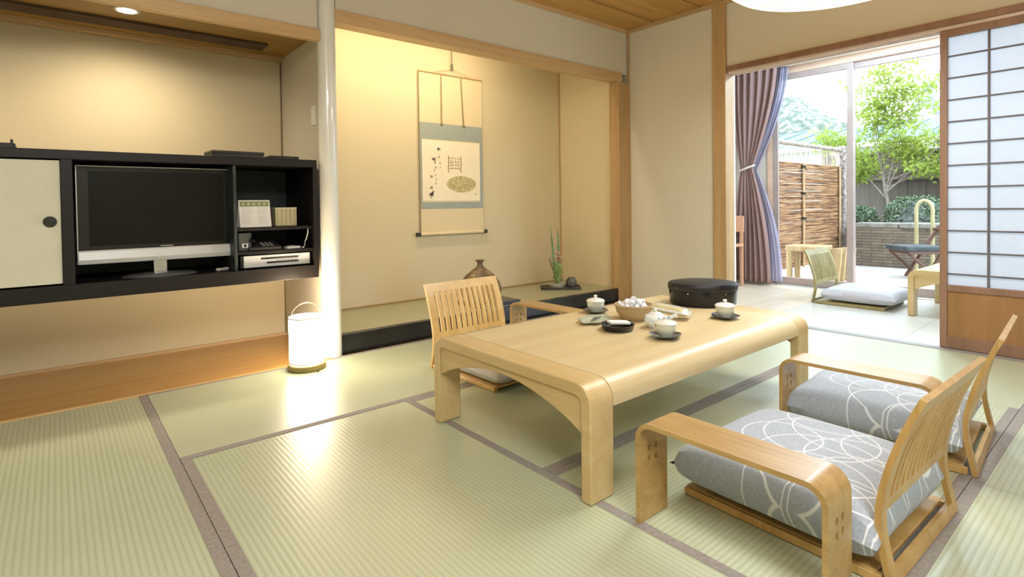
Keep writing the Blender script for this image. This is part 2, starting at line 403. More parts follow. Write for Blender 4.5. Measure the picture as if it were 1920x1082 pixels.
# shoji
def shoji(n, ya, yb, x, xm=None):
    w = .036; f = G(); x0, x1 = x-.015, x+.015
    f.box(x0, x1, yb-w, yb, .004, 1.922); f.box(x0, x1, ya, ya+w, .004, 1.922)
    f.box(x0, x1, ya+w, yb-w, 1.862, 1.922); f.box(x0, x1, ya+w, yb-w, .345, .383); f.box(x0, x1, ya+w, yb-w, .004, .075)
    o = S(f.build('door_%d' % n, M_SHOJIW, None, .003))
    G().box(x-.006, x+.006, ya+w, yb-w, .075, .345).build('lower_board', M_KOSHI, o)
    G().box(x+.004, x+.0055, ya+w, yb-w, .383, 1.862).build('paper', M_PAPER, o)
    k = G(); z = .449
    while z < 1.85: k.box(x-.007, x+.0035, ya+w, yb-w, z-.0045, z+.0045); z += .1297
    for j in range(1, 4):
        yy = ya + (yb-ya)*j/4 + (0.0 if j != 3 else 0)
        k.box(x-.0085, x+.0037, yy-.0055, yy+.0055, .383, 1.862)
    k.build('lattice', M_KUMI, o); return o
shoji(1, -.015, .885, 4.115); shoji(2, -.93, .02, 4.150); shoji(3, -1.83, -.90, 4.115); shoji(4, -2.73, -1.8, 4.150)
S(bx(4.10, 4.19, YN, -2.70, 0, 1.925).build('wall_right_end', M_WALL))

# ------------------------------------------------------------------ lamps of the room, with added fill lights
lp = thing('ceiling_lamp', 'large round white paper lamp hanging from the wooden ceiling', 'lamp', (2.80, .98, 1.93))
M_LAMP = emit('lit_lamp_paper', '#fff3dc', 1.15)
G().lathe([(0, -.03), (.3, -.018), (.46, 0), (.5, .03), (.5, .10), (.42, .15), (.1, .19), (0, .19)], n=56).build('lamp_shade', M_LAMP, lp, smooth=True)
g = G()
for k in range(10):
    a = 2*PI*k/10+.1; g.tube([(.03*math.cos(a), .03*math.sin(a), -.031), (.3*math.cos(a), .3*math.sin(a), -.02), (.465*math.cos(a), .465*math.sin(a), 0), (.503*math.cos(a), .503*math.sin(a), .035)], .0016, 5)
g.build('shade_rib', plain('lamp_rib', '#cbbd9c', .7), lp)
G().cyl(.006, .19, .56).build('cord', M_DARK, lp); G().cyl(.05, .535, .56).build('ceiling_rose', M_WHITE, lp)
light('AREA', 'lamp_light', (2.80, .98, 1.885), 16, (1.0, .985, .96), shape='DISK', size=.9)
light('AREA', 'near_fill_light', (.2, -1.2, 2.40), 44, (.93, .98, 1.0), shape='DISK', size=1.2)  # added fill behind the camera, no fitting modelled
light('POINT', 'upper_wall_fill', (-.1, .1, 2.15), 36, (.98, .98, .97), shadow_soft_size=.3)  # added unseen fill to brighten the upper left walls and alcove
light('POINT', 'engawa_fill_light', (5.1, 1.5, 2.38), 50, (.58, .79, 1.0), shadow_soft_size=.15)  # added cool fill, boosts the daylight tint in engawa and room
light('POINT', 'engawa_fill_light', (5.1, -.7, 2.38), 52, (.58, .79, 1.0), shadow_soft_size=.15)  # another added cool fill, out of view behind the shoji
light('AREA', 'lamp_up', (2.80, .98, 2.2), 5, (1.0, .95, .86), shape='DISK', size=.6, rot=(PI, 0, 0))

def downlight(x, y, z, label, e, name='downlight', spot=math.radians(120), aim=(0, 0, 0)):
    t = thing(name, label, 'light', (x, y, z))
    G().lathe([(.042, -.002), (.055, -.004), (.058, 0), (.042, .0)], n=28, cap=False).build('ring', M_WHITE, t, smooth=True)
    G().cyl(.043, -.003, .001, n=28).build('lens', emit('downlight_lens_%d' % len(MATS), '#fff0c8', 9), t)
    l = light('SPOT', 'spot_light', (x, y, z-.015), e, WARM, spot_size=spot, spot_blend=.9, shadow_soft_size=.04, rot=aim)
downlight(.31, 3.48, 1.938, 'small lit round downlight in the ceiling over the television shelf', 26, spot=math.radians(160), aim=(math.radians(10), 0, 0))
light('SPOT', 'spot_light', (-1.0, 3.48, 1.92), 26, WARM, spot_size=math.radians(160), spot_blend=.9, shadow_soft_size=.04, rot=(math.radians(14), 0, 0))
light('AREA', 'tokonoma_tube_light', (2.15, 3.42, 2.34), 10.5, (1.0, .82, .56), shape='RECTANGLE', size=1.5, size_y=.06, rot=(math.radians(20), 0, 0))

# ------------------------------------------------------------------ television cabinet
cab = thing('television_cabinet', 'long black wall-hung cabinet holding the television', 'cabinet', (0, 0, 0))
g = G(); y0, y1 = 3.215, 3.72
g.box(-1.5, 1.19, y0, y1, 1.135, 1.177); g.box(-1.5, 1.19, y0, y1, .487, .56)
g.box(1.165, 1.19, y0, y1, .56, 1.135)
g.box(.022, .066, y0, y1, .56, 1.135)
g.build('body', M_BLACK, cab, .003)
g = G(); g.box(-1.49, 1.165, y1-.012, y1-.001, .56, 1.135)
g.build('back_panel', M_BLACKIN, cab)
G().box(.741, .757, y0+.02, y1-.02, .56, 1.135).build('divider', M_BLACKIN, cab, .002)
G().box(.757, 1.165, y0+.03, y1-.02, .775, .793).build('shelf', M_BLACK, cab, .002)
G().box(.757, 1.165, y0+.02, y1-.02, .645, .662).build('shelf', M_BLACK, cab, .002)
for xa, xb, kx in ((-.98, .022, -.018), (-1.49, -.985, -1.40)):
    d = G().box(xa, xb-.001, y0+.008, y0+.028, .568, 1.128).build('sliding_door', M_CREAM, cab, .002)
    G().lathe([(0, .008), (.021, .008), (.025, 0), (.025, -.003), (.0, -.003)], n=28, M=Matrix.Translation((kx, y0+.007, .85)) @ Matrix.Rotation(PI/2, 4, 'X')).build('finger_pull', M_DARK, d)

# television
tv = thing('television', 'flat television with a silver speaker bar in the black cabinet', 'television', (.415, 3.36, .56))
g = G(); g.box(-.335, .335, -.02, .05, .145, .552); g.build('housing', M_DARK, tv, .006)
g = G(); g.box(-.337, .337, -.024, -.018, .552, .556); g.box(-.337, -.333, -.024, -.018, .08, .552); g.box(.333, .337, -.024, -.018, .08, .552)
g.build('bezel_rim', M_SILVER, tv)
G().box(-.333, .333, -.0225, -.0195, .145, .552).build('bezel', plain('glossy_dark_bezel', '#0f1210', .2, vary=.01), tv)
G().box(-.29, .30, -.0235, -.0220, .165, .530).build('screen', M_SCREEN, tv)
g = G(); g.prism([(-.024, .145), (-.024, .137), (-.034, .10), (-.028, .078), (.03, .078), (.03, .145)], -.335, .335, 'YZ'); g.build('speaker_bar', M_SILVER, tv, .003)
G().box(.0, .055, -.0265, -.0228, .150, .1555).build('logo_plate', plain('grey_logo', '#9a9a94', .4), tv)
g = G(); g.box(-.03, .03, -.01, .02, .015, .085); g.build('neck', M_STEEL, tv, .004)
G().lathe([(0, .02), (.04, .019), (.15, .010), (.168, .003), (.168, 0), (0, 0)], n=48, sx=1.0, sy=.62).build('stand_base', plain('grey_gloss_base', '#55585a', .15), tv, smooth=True)

def flatbox(name, label, cat, c, sz, mat, rz=0, bev=.004, group=None):
    t = G().box(-sz[0]/2, sz[0]/2, -sz[1]/2, sz[1]/2, 0, sz[2]).build(name, mat, None, bev, loc=c); t.rotation_euler = (0, 0, rz)
    return setp(t, label, cat, group)
t = thing('black_box', 'wider low black box on top of the cabinet', 'box', (.80, 3.42, 1.178), .05)
G().box(-.14, .13, -.08, .08, 0, .034).build('box_body', plain('olive_black_card', '#1f1d14', .5), t, .003)
G().box(-.143, .133, -.083, .083, .026, .042).build('box_lid', plain('olive_black_lid', '#2b2719', .45), t, .004)
t = thing('set_top_receiver', 'slim dark receiver nearest the pillar on top of the cabinet', 'receiver', (1.045, 3.40, 1.178), .03)
G().box(-.085, .085, -.06, .06, .003, .026).build('housing', plain('black_gloss_plastic', '#191712', .3), t, .004)
G().box(.055, .080, -.062, -.058, .008, .020).build('front_window', plain('dark_red_window', '#2a1210', .2), t)
for sx in (-.07, .07):
    for sy in (-.045, .045): G().cyl(.008, 0, .004, (sx, sy), 12).build('foot', M_DARK, t)
t = thing('small_router', 'small dark device at the far left end of the cabinet top', 'router', (-.20, 3.38, 1.178))
G().box(-.08, .07, -.05, .05, 0, .030).build('housing', M_DARK, t, .006)
G().cyl(.005, .02, .052, (.055, .02), 10).build('aerial', M_DARK, t)

# tent card with printed lines
t = thing('information_card', 'white folded information card with a green header on the shelf', 'card', (.862, 3.30, .794), 0)
g = G(); tl = math.radians(12)
g.prism([(-.035, 0), (-.033, 0), (.001, .145), (.036, 0), (.038, 0), (.002, .150), (-.001, .150)], -.082, .082, 'YZ'); g.build('card', M_WHITE, t)
Mc = Matrix.Translation((0, -.0355, 0)) @ Matrix.Rotation(-math.atan(.034/.150), 4, 'X')
G().box(-.076, .076, -.0015, -.0005, .118, .146, M=Mc).build('header', plain('olive_green_print', '#7f8a4c', .7), t)
g = G()
for k in range(8):
    z = .108-.0125*k; g.box(-.07, -.005+rnd.uniform(-.02, 0), -.0012, -.0004, z, z+.0022, M=Mc); g.box(.012, .07-rnd.uniform(0, .02), -.0012, -.0004, z, z+.0022, M=Mc)
for k in range(5): g.box(-.066+.028*k, -.052+.028*k, -.0025, -.0014, .126, .138, M=Mc)
g.build('printed_lines', plain('grey_print', '#b6b6aa', .7), t)
# beige box
t = thing('tissue_box', 'beige box standing on the shelf behind the white card', 'box', (1.035, 3.34, .794), 0)
G().box(-.06, .06, -.045, .045, 0, .105).build('box_body', plain('beige_weave', '#c9bf93', .8, vary=.1, scale=60), t, .003)
g = G()
for k in range(5): g.box(-.06+.024*k+.010, -.06+.024*k+.013, -.0462, -.045, .002, .103)
g.build('stripe', plain('tan_stripe', '#a89a68', .8), t)
G().box(-.061, .061, -.046, .046, .098, .107).build('lid', plain('beige_lid', '#d7cfa8', .8), t, .002)
# phone
t = thing('telephone', 'black desk telephone on the lower shelf', 'telephone', (.90, 3.31, .663), 0)
G().prism([(-.07, 0), (.07, 0), (.07, .045), (-.07, .018)], -.085, .09, 'YZ').build('base', M_DARK, t, .005)
g = G(); g.tube([(-.062, -.055, .05), (-.062, -.045, .062), (-.062, 0, .066), (-.062, .045, .066), (-.062, .055, .055)], [.016, .015, .011, .015, .016], 10); g.build('handset', M_LACQ, t, smooth=True)
g = G()
for i in range(3):
    for j in range(4):
        x, y = .0+.022*i, -.045+.02*j; z = .018+(y+.07)/.14*.027
        g.box(x-.007, x+.007, y-.006, y+.006, z, z+.005)
g.build('keypad', plain('grey_keys', '#6d6f66', .5), t, .001)
t = thing('card_stack', 'small pile of white paper slips beside the telephone', 'paper', (1.06, 3.28, .663), .15)
G().box(-.04, .04, -.022, .022, 0, .012).build('paper_slips', M_WHITE, t, .001); G().box(-.04, .0, -.024, -.02, .012, .018).build('pen', plain('grey_pen', '#8d8d84', .4), t)
t = thing('charging_dock', 'small dark speaker box with a white label under the shelf', 'speaker', (.80, 3.29, .663), 0)
G().box(-.032, .034, -.03, .03, 0, .10).build('housing', plain('slate_plastic', '#3a403c', .5), t, .004)
l = G().box(-.014, .016, -.0315, -.0302, .018, .042).build('label', M_WHITE, t); G().box(-.006, .008, -.0322, -.0316, .022, .038).build('label_mark', M_DARK, l)
t = thing('white_cable', 'thin white cable hanging at the right inside the cabinet', 'cable', (0, 0, 0))
G().tube([(1.150, 3.27, .79), (1.146, 3.262, .75), (1.138, 3.262, .72), (1.130, 3.27, .695), (1.132, 3.275, .675), (1.12, 3.27, .6655)], .0028, 6).build('cord', M_WHITE, t, smooth=True)
G().box(1.112, 1.124, 3.264, 3.276, .6625, .669).build('plug', M_WHITE, t, .001)
t = thing('disc_player', 'silver fronted disc player at the bottom right of the cabinet', 'player', (.965, 3.40, .561), 0)
G().box(-.19, .19, -.14, .15, .006, .076).build('housing', M_DARK, t, .003)
g = G(); g.box(-.175, .188, -.147, -.139, .008, .074); g.build('front_panel', M_SILVER, t, .003)
g = G(); g.box(-.085, .12, -.149, -.1465, .050, .060); g.box(-.055, .12, -.149, -.1465, .026, .036)
g.build('slot', M_DARK, t)
g = G()
for k in range(6): g.box(.0+.02*k, .010+.02*k, -.150, -.1465, .040, .044)
g.build('button', plain('grey_button', '#8e8f88', .4), t)
for sx in (-.16, .16):
    for sy in (-.11, .11): G().cyl(.012, 0, .007, (sx, sy), 12).build('foot', M_DARK, t)
t = thing('remote_control', 'small white remote lying beside the television base', 'remote', (.70, 3.33, .561), .6)
G().box(-.035, .035, -.012, .012, 0, .014).build('housing', M_WHITE, t, .004); G().box(-.02, .01, -.006, .006, .014, .016).build('button', M_DARK, t)

# wall switch
t = thing('wall_switch', 'small white wall switch on the alcove side wall', 'switch', (1.2395, 3.38, 1.465))
G().box(-.006, 0, -.035, .035, -.06, .06).build('plate', M_WHITE, t, .003); G().box(-.010, -.006, -.018, .018, -.03, .03).build('rocker', plain('switch_rocker', '#f0eee6', .4), t, .002)

# ------------------------------------------------------------------ hanging scroll
sc = thing('hanging_scroll', 'tall hanging scroll with calligraphy and grey-blue bands in the tokonoma', 'scroll', (0, 0, 0))
yS = 3.985
def pl(x0, x1, z0, z1, d=0, m=None, name='x', par=None): return G().box(x0, x1, yS-d-.001, yS-d, z0, z1).build(name, m, par or sc)
cream = plain('scroll_cream_silk', '#d9c8a0', .85, vary=.05, scale=120)
G().box(2.335, 2.985, yS, yS+.002, .665, 2.02).build('mount_cloth', cream, sc)
blue = plain('scroll_grey_blue_silk', '#989f96', .8, vary=.08, scale=90)
g = G(); g.box(2.337, 2.983, yS-.0010, yS, 1.46, 1.60); g.box(2.337, 2.983, yS-.0010, yS, .872, .932); g.box(2.337, 2.357, yS-.0010, yS, .932, 1.46); g.box(2.953, 2.983, yS-.001, yS, .932, 1.46)
g.build('band', blue, sc)
pp = G().box(2.357, 2.953, yS-.0012, yS, .932, 1.46).build('paper', plain('scroll_paper', '#ece0c4', .85, vary=.04), sc)
g = G()
for z in (.935, 1.452): g.box(2.357, 2.953, yS-.0016, yS-.0011, z, z+.008)
g.build('inner_border', plain('pale_gold_border', '#d8c795', .7), pp)
ink = plain('ink', '#3c3a34', .8)
def stroke(g, pts, w):
    g.tube([(x, yS-.0016, z) for x, z in pts], w, 5)
g = G(); rr = random.Random(3)
def glyph(g, cx, cz, s, k):
    for i in range(k):
        a = rr.choice([0, 0, PI/2, PI/2, .9, -.9]); l = s*rr.uniform(.5, 1.2); ox, oz = rr.uniform(-.3, .3)*s, rr.uniform(-.4, .4)*s
        dx, dz = math.cos(a)*l/2, math.sin(a)*l/2
        stroke(g, [(cx+ox-dx, cz+oz-dz), (cx+ox+rr.uniform(-.08, .08)*s, cz+oz), (cx+ox+dx, cz+oz+dz)], s*.075)
for cx, cz, s, k in ((2.523, 1.375, .034, 6), (2.520, 1.31, .022, 3), (2.532, 1.262, .018, 3), (2.530, 1.22, .018, 2), (2.472, 1.285, .036, 7), (2.488, 1.225, .018, 3), (2.474, 1.20, .018, 3),
                     (2.490, 1.16, .020, 2), (2.491, 1.125, .02, 2), (2.492, 1.09, .02, 2), (2.443, 1.145, .026, 4), (2.446, 1.06, .03, 3), (2.444, .99, .042, 9)): glyph(g, cx, cz, s, k)
g.build('calligraphy', ink, pp)
# generic ink picture: gold oval and a small red-brown bracket figure
g = G(); n = 40
vs = [(2.752+.155*math.cos(2*PI*k/n)*(1+.03*rr.uniform(-1, 1)), yS-.0016, 1.085+.072*math.sin(2*PI*k/n)*(1+.04*rr.uniform(-1, 1))) for k in range(n)]
g.add(vs + [(x, y+.0004, z) for x, y, z in vs], [tuple(range(n)), tuple(reversed(range(n, 2*n)))] + [(k, (k+1) % n, n+(k+1) % n, n+k) for k in range(n)])
g.build('gold_oval', plain('gold_wash', '#bfae6a', .7, vary=.3, scale=45), pp)
g = G()
for x in (2.615, 2.745): stroke(g, [(x, 1.33), (x+.004, 1.27), (x-.003, 1.21), (x+.003, 1.185)], .0045)
for z in (1.305, 1.272, 1.247, 1.215): stroke(g, [(2.62, z+rr.uniform(-.006, .006)), (2.68, z+.006), (2.742, z+rr.uniform(-.004, .004))], .0022)
for x in (2.64, 2.66, 2.69, 2.72): stroke(g, [(x, 1.30), (x+rr.uniform(-.006, .006), 1.25), (x+.004, 1.215)], .0024)
g.build('painted_figure', plain('sepia_wash', '#a5854f', .8, vary=.2, scale=70), pp)
g = G(); glyph(g, 2.90, 1.0, .02, 4); g.build('signature', plain('pale_grey_ink', '#a49c86', .8), pp)
g = G()
for x in (2.548, 2.557): pass
for x, x2 in ((2.553, 2.552), (2.757, 2.779)): g.add([(x-.006, yS-.004, 2.01), (x+.006, yS-.004, 2.01), (x2+.007, yS-.006, 1.60), (x2-.007, yS-.006, 1.60), (x-.006, yS-.003, 2.01), (x+.006, yS-.003, 2.01), (x2+.007, yS-.005, 1.60), (x2-.007, yS-.005, 1.60)],
    [(0, 1, 2, 3), (7, 6, 5, 4), (0, 3, 7, 4), (1, 5, 6, 2), (0, 4, 5, 1), (3, 2, 6, 7)])
for x2 in (2.552, 2.779): g.box(x2-.014, x2+.014, yS-.008, yS-.003, 1.588, 1.602)
g.build('streamer', plain('olive_streamer', '#8e8258', .7), sc)
Rx = Matrix.Rotation(PI/2, 4, 'Y')
g = G(); g.lathe([(.014, -.345), (.014, .345)], n=16, M=Matrix.Translation((2.657, yS-.008, .662)) @ Rx); g.build('bottom_rod', cream, sc, smooth=True)
for x in (2.308, 2.996): G().lathe([(.0, -.02), (.017, -.018), (.014, 0), (.019, .016), (0, .02)], n=16, M=Matrix.Translation((x, yS-.008, .662)) @ Rx).build('rod_knob', M_DARK, sc, smooth=True)
g = G(); g.lathe([(.006, -.33), (.006, .33)], n=12, M=Matrix.Translation((2.66, yS-.004, 2.022)) @ Rx); g.build('top_rod', M_BEAMX, sc)
G().box(2.331, 2.337, yS-.003, yS+.0025, .66, 2.025).build('edge_shadow_strip', plain('olive_edge', '#8a7c50', .8), sc)
G().tube([(2.44, yS-.006, 2.026), (2.665, yS-.006, 2.085), (2.89, yS-.006, 2.026)], .0025, 6).build('hanging_cord', plain('pale_cord', '#d8cfae', .8), sc)
g = G(); g.tube([(2.665, yS-.008, 2.088), (2.662, yS-.008, 2.22), (2.662, yS-.008, 2.352)], .0035, 6); g.tube([(2.665, yS-.008, 2.07), (2.665, yS-.008, 2.12)], .009, 8)
g.build('hanging_hook', plain('dark_hook', '#55503a', .5), sc)

# ------------------------------------------------------------------ vase on black board
t = setp(G().box(2.42, 2.83, 3.30, 3.62, .1185, .145).build('display_board', M_LACQ, None, .003), 'flat black lacquer board under the brown vase', 'board')
t = thing('brown_vase', 'squat brown stoneware vase with a narrow neck on a black board', 'vase', (2.56, 3.47, .145))
pv = [(0, 0), (.09, 0), (.135, .02), (.168, .075), (.172, .11), (.155, .155), (.118, .205), (.078, .24), (.045, .262), (.028, .277), (.022, .295), (.022, .310), (.036, .323), (.040, .330), (.030, .330), (.018, .305), (.0, .30)]
n = N('brown_stoneware'); nz = n.new('ShaderNodeTexNoise', i_Scale=14.0, i_Detail=6.0); n.link(n.coords(), nz.inputs['Vector'])
n.link(n.ramp(nz.outputs[0], [(.35, srgb('#4a3a28')), (.55, srgb('#6e5a40')), (.7, srgb('#9a8868'))]), n.b.inputs['Base Color']); n.b.inputs['Roughness'].default_value = .45; n.bump(nz.outputs[0], .3, .004)
G().lathe(pv, n=40).build('body', n.m, t, smooth=True)
t.scale = (.98, .98, .98)

# ikebana
t = thing('flat_tray', 'flat dark tray under the flowers in the tokonoma corner', 'tray', (3.575, 3.60, .1185), -.70)
g = G(); g.box(-.175, .175, -.085, .085, .004, .012); g.box(-.175, .175, -.09, -.083, .004, .02); g.box(-.175, .175, .083, .09, .004, .02); g.box(-.182, -.175, -.09, .09, .004, .02); g.box(.175, .182, -.09, .09, .004, .02)
g.build('tray_body', plain('dark_wood_tray', '#2c2720', .4), t, .002); G().box(-.15, -.13, -.08, .08, 0, .005).build('runner', M_DARK, t); G().box(.13, .15, -.08, .08, 0, .005).build('runner', M_DARK, t)
fl = thing('flower_arrangement', 'small flower arrangement with tall green blades on a dark tray', 'flowers', (3.55, 3.62, .1305))
G().lathe([(0, 0), (.055, 0), (.072, .028), (.074, .04), (.066, .04), (.055, .012), (0, .010)], n=28, sx=1.25).build('bowl', plain('pale_grey_bowl', '#b5b09c', .5), fl, smooth=True)
leafm = plain('blade_green', '#4f7a2a', .5, vary=.25, scale=20); lime = plain('leaf_lime', '#86ad3c', .5, vary=.3, scale=30)
def blade(g, p0, p1, w, bend=.0, n=8):
    p0, p1 = Vector(p0), Vector(p1); d = p1-p0; side = Vector((.75, -.66, 0)).normalized(); vs = []
    for k in range(n+1):
        q = k/n; c = p0+d*q+Vector((bend*math.sin(q*PI), 0, 0)); ww = w*(math.sin(PI*min(1, .25+q*.75)))*.5 if q < 1 else .0004
        vs += [tuple(c-side*ww), tuple(c+side*ww+Vector((0, .002, 0)))]
    g.add(vs, [(2*k, 2*k+1, 2*k+3, 2*k+2) for k in range(n)])
g = G(); blade(g, (.0, 0, .02), (-.045, .03, .60), .026, -.006); blade(g, (.01, .0, .02), (.045, .03, .575), .028, .012); blade(g, (.01, .0, .02), (.02, .01, .33), .022, .01)
g.build('tall_blade', leafm, fl, solid=.0015)
g = G()
for k in range(150):
    a = rnd.uniform(0, 2*PI); r = rnd.uniform(0, .045); z = rnd.uniform(.05, .22)
    c = Vector((r*math.cos(a)+.012, r*math.sin(a), z)); d = Vector((rnd.uniform(-1, 1), rnd.uniform(-1, 1), rnd.uniform(.1, 1.2))).normalized()*rnd.uniform(.02, .045)
    blade(g, c, c+d, .012, 0, 3)
for k in range(14):
    a = 2*PI*k/14; g.tube([(0, 0, .02), (.02*math.cos(a), .02*math.sin(a), .1), (.04*math.cos(a)+.01, .03*math.sin(a), .2)], .0015, 4)
g.build('foliage', lime, fl, solid=.0008)
g = G()
g.tube([(0, 0, .02), (-.04, .0, .14), (-.085, .01, .25)], .003, 5); g.tube([(-.04, 0, .14), (-.06, 0, .24), (-.075, 0, .29)], .002, 5)
for k in range(9): c = Vector((-.05-.035*k/8, 0, .17+.09*k/8)); blade(g, c, c+Vector((rnd.uniform(-.03, .03), rnd.uniform(-.02, .02), .025)), .012, 0, 3)
g.build('twig', plain('olive_twig', '#6b5a30', .6, vary=.3), fl)
pk = plain('pink_petal', '#dba89c', .6, vary=.25, scale=40)
for cx, cy, cz in ((.0, -.01, .30), (.03, -.01, .265), (.018, .0, .235)):
    g = G()
    for k in range(12):
        a = 2*PI*k/12; c = Vector((cx, cy, cz)); d = Vector((math.cos(a)*.026, math.sin(a)*.026, .018+.012*(k % 2)))
        blade(g, c, c+d, .018, 0, 4)
    g.build('blossom', pk, fl, solid=.0008)
st = G(); st.lathe([(0, 0), (.045, .004), (.055, .03), (.05, .062), (.03, .085), (0, .09)], n=18, sx=.85)
st.v = [tuple(Vector(v)*(1+.12*noise.noise(Vector(v)*30))) for v in st.v]
setp(st.build('dark_stone', plain('dark_stone_mat', '#26271f', .6, vary=.3, scale=30), None, smooth=True, loc=(3.665, 3.545, .1312)), 'round dark stone beside the flowers on the tray', 'stone')

# ------------------------------------------------------------------ floor lantern
an = thing('floor_lantern', 'glowing cylindrical paper lantern on the tatami beside the pillar', 'lamp', (1.065, 3.085, .002))
brass = wood('lantern_wood', '#9a8a4e', '#7f6f38', 'X', .45, 12)
g = G(); g.lathe([(0, 0), (.098, 0), (.101, .006), (.101, .028), (.094, .032), (0, .032)], n=40); g.build('base', brass, an, smooth=True)
G().cyl(.004, .008, .016, (0, 0), 10, M=Matrix.Translation((.02, -.1, 0)) @ Matrix.Rotation(PI/2, 4, 'X')).build('dimmer_knob', M_DARK, an)
G().lathe([(.088, .032), (.092, .05), (.092, .275), (.088, .29), (.0875, .29), (.0895, .27), (.0895, .05), (.0875, .032), (.088, .032)], n=48, cap=False).build('paper_shade', emit('lit_lantern_paper', '#fff2da', 7.5), an, smooth=True)
for hz in (.283, .036): G().lathe([(.0925, hz), (.094, hz+.004), (.0925, hz+.008)], n=40, cap=False).build('hoop', plain('hoop_cane', '#d8d0c0', .5), an)
g = G(); g.tube([(.085*math.cos(a), 0, .29+.075*math.sin(a)) for a in [PI*k/14 for k in range(15)]], .003, 6); g.build('handle', plain('dark_wire_handle', '#4b3a24', .4), an, smooth=True)
G().cyl(.03, .032, .24, n=16).build('bulb', emit('bulb', '#fff0d0', 6), an)
light('POINT', 'lantern_light', (1.065, 3.085, .40), 4.5, (1.0, .78, .55), shadow_soft_size=.05)
light('POINT', 'lantern_side', (1.10, 2.965, .17), .9, (1.0, .82, .56), shadow_soft_size=.05)

# ------------------------------------------------------------------ low table
def low_table(loc, L, Wd, H, rz, label, cat='table'):
    t = thing('low_table', label, cat, loc, rz)
    th, R = .040, .065
    def path(top):
        return [(0, 0), (0, H-R)] + arc(R, H-R, R, 180, 90, 8)[1:] + [(Wd-R, H)] + arc(Wd-R, H-R, R, 90, 0, 8)[1:] + [(Wd, 0)]
    def prof(y0=None):
        p = [(a, b) for a, b in path(1)]; inn = [(th, 0), (th, H-R)] + arc(R, H-R, R-th, 180, 90, 6)[1:] + [(Wd-R, H-th)] + arc(Wd-R, H-R, R-th, 90, 0, 6)[1:] + [(Wd-th, 0)]
        return p, inn
    p, inn = prof()
    for x0 in (0, L-.105):
        g = G(); n1, n2 = len(p), len(inn)
        m = min(n1, n2)
        q1 = [(0, 0), (0, H-R)] + arc(R, H-R, R, 180, 90, 8)[1:] + arc(Wd-R, H-R, R, 90, 0, 8) + [(Wd, 0)]
        q2 = [(th, 0), (th, H-R)] + arc(R, H-R, R-th, 180, 90, 8)[1:] + arc(Wd-R, H-R, R-th, 90, 0, 8) + [(Wd-th, 0)]
        k = len(q1); x1 = x0+.105
        vs = [(x, a, b) for x in (x0, x1) for a, b in q1+q2]; fs = []
        for i in range(k-1):
            fs += [(i, i+1, 2*k+i+1, 2*k+i), (k+i, 3*k+i, 3*k+i+1, k+i+1), (i, k+i, k+i+1, i+1), (2*k+i, 2*k+i+1, 3*k+i+1, 3*k+i)]
        fs += [(0, 2*k, 3*k, k), (k-1, 2*k-1, 4*k-1, 3*k-1)]
        g.add(vs, fs); g.build('end_frame', M_TABLEY, t, .004, True)
    # top board with rounded long edges
    def edge(y, d):
        return [(y, H-.075)] + [(y+d*R*(1-math.cos(a)), H-R+R*math.sin(a)) for a in [PI/2*k/8 for k in range(9)]]
    lo = edge(.0, 1); hi = edge(Wd, -1)
    lo[0] = (.0, H-.082); hi[0] = (Wd, H-.082)
    outer = lo + list(reversed(hi)); und = [(Wd-.03, H-.082), (Wd-.05, H-.045), (.05, H-.045), (.03, H-.082)]
    G().prism(outer+und, .107, L-.107, 'YZ').build('top_board', M_TABLE, t, .002, True)
    # arched apron in each end
    for x0 in (.006, L-.031):
        top = [(th+.002+ (Wd-2*th-.004)*k/16, H-th+.001) for k in range(17)]
        bot = [(th+.002+(Wd-2*th-.004)*k/16, H-.155+.095*math.sin(PI*k/16)**.8 if 0 < k < 16 else H-.155) for k in range(17)]
        G().prism(top+list(reversed(bot)), x0, x0+.025, 'YZ').build('arched_apron', M_TABLEY, t, .003)
    return t
low_table((1.20, 1.09, .002), 1.53, .87, .356, 0, 'long pale wooden low table set with tea things')

# ------------------------------------------------------------------ floor chairs, cushions, armrests
def make_zaisu(label, loc, rz, mat=M_ZAI, group='legless wooden floor chairs'):
    t = thing('floor_chair', label, 'chair', loc, rz, group)
    # profile: back foot at y=0, seat to +y ; back leans to -y
    z = [0, .030, .075, .120, .165, .195] + [.195+.024*k for k in range(1, 10)] + [.432, .448, .458]
    back = [(-.012 + .03*math.sin(min(1, q/.2)*PI/2) - (0.0 if q < .12 else .62*(q-.12)**1.75), q) for q in z]
    nb = len(z)
    w = .26; rail = .034; ns = 12; gap = (2*w-2*rail)/ns
    cols = [-w, -w+rail]
    for k in range(ns):
        a = -w+rail+gap*k; cols += [a+gap*.28, a+gap*.72]
    cols += [w-rail, w]; m = len(cols)
    def hole(i, j):
        zm = (z[i]+z[i+1])/2
        if .030 < zm < .150: return 1 <= j <= m-3
        if .195 < zm < .415: return j >= 2 and j <= m-4 and j % 2 == 0
        return False
    G().ply(back, cols, .014, hole).build('backrest', mat, t, 0, False)
    g = G(); g.box(-w+.012, w-.012, .012, .53, .012, .024); g.box(-w, -w+.022, .0, .53, 0, .022); g.box(w-.022, w, .0, .53, 0, .022)
    g.build('seat', mat, t, .003); return t
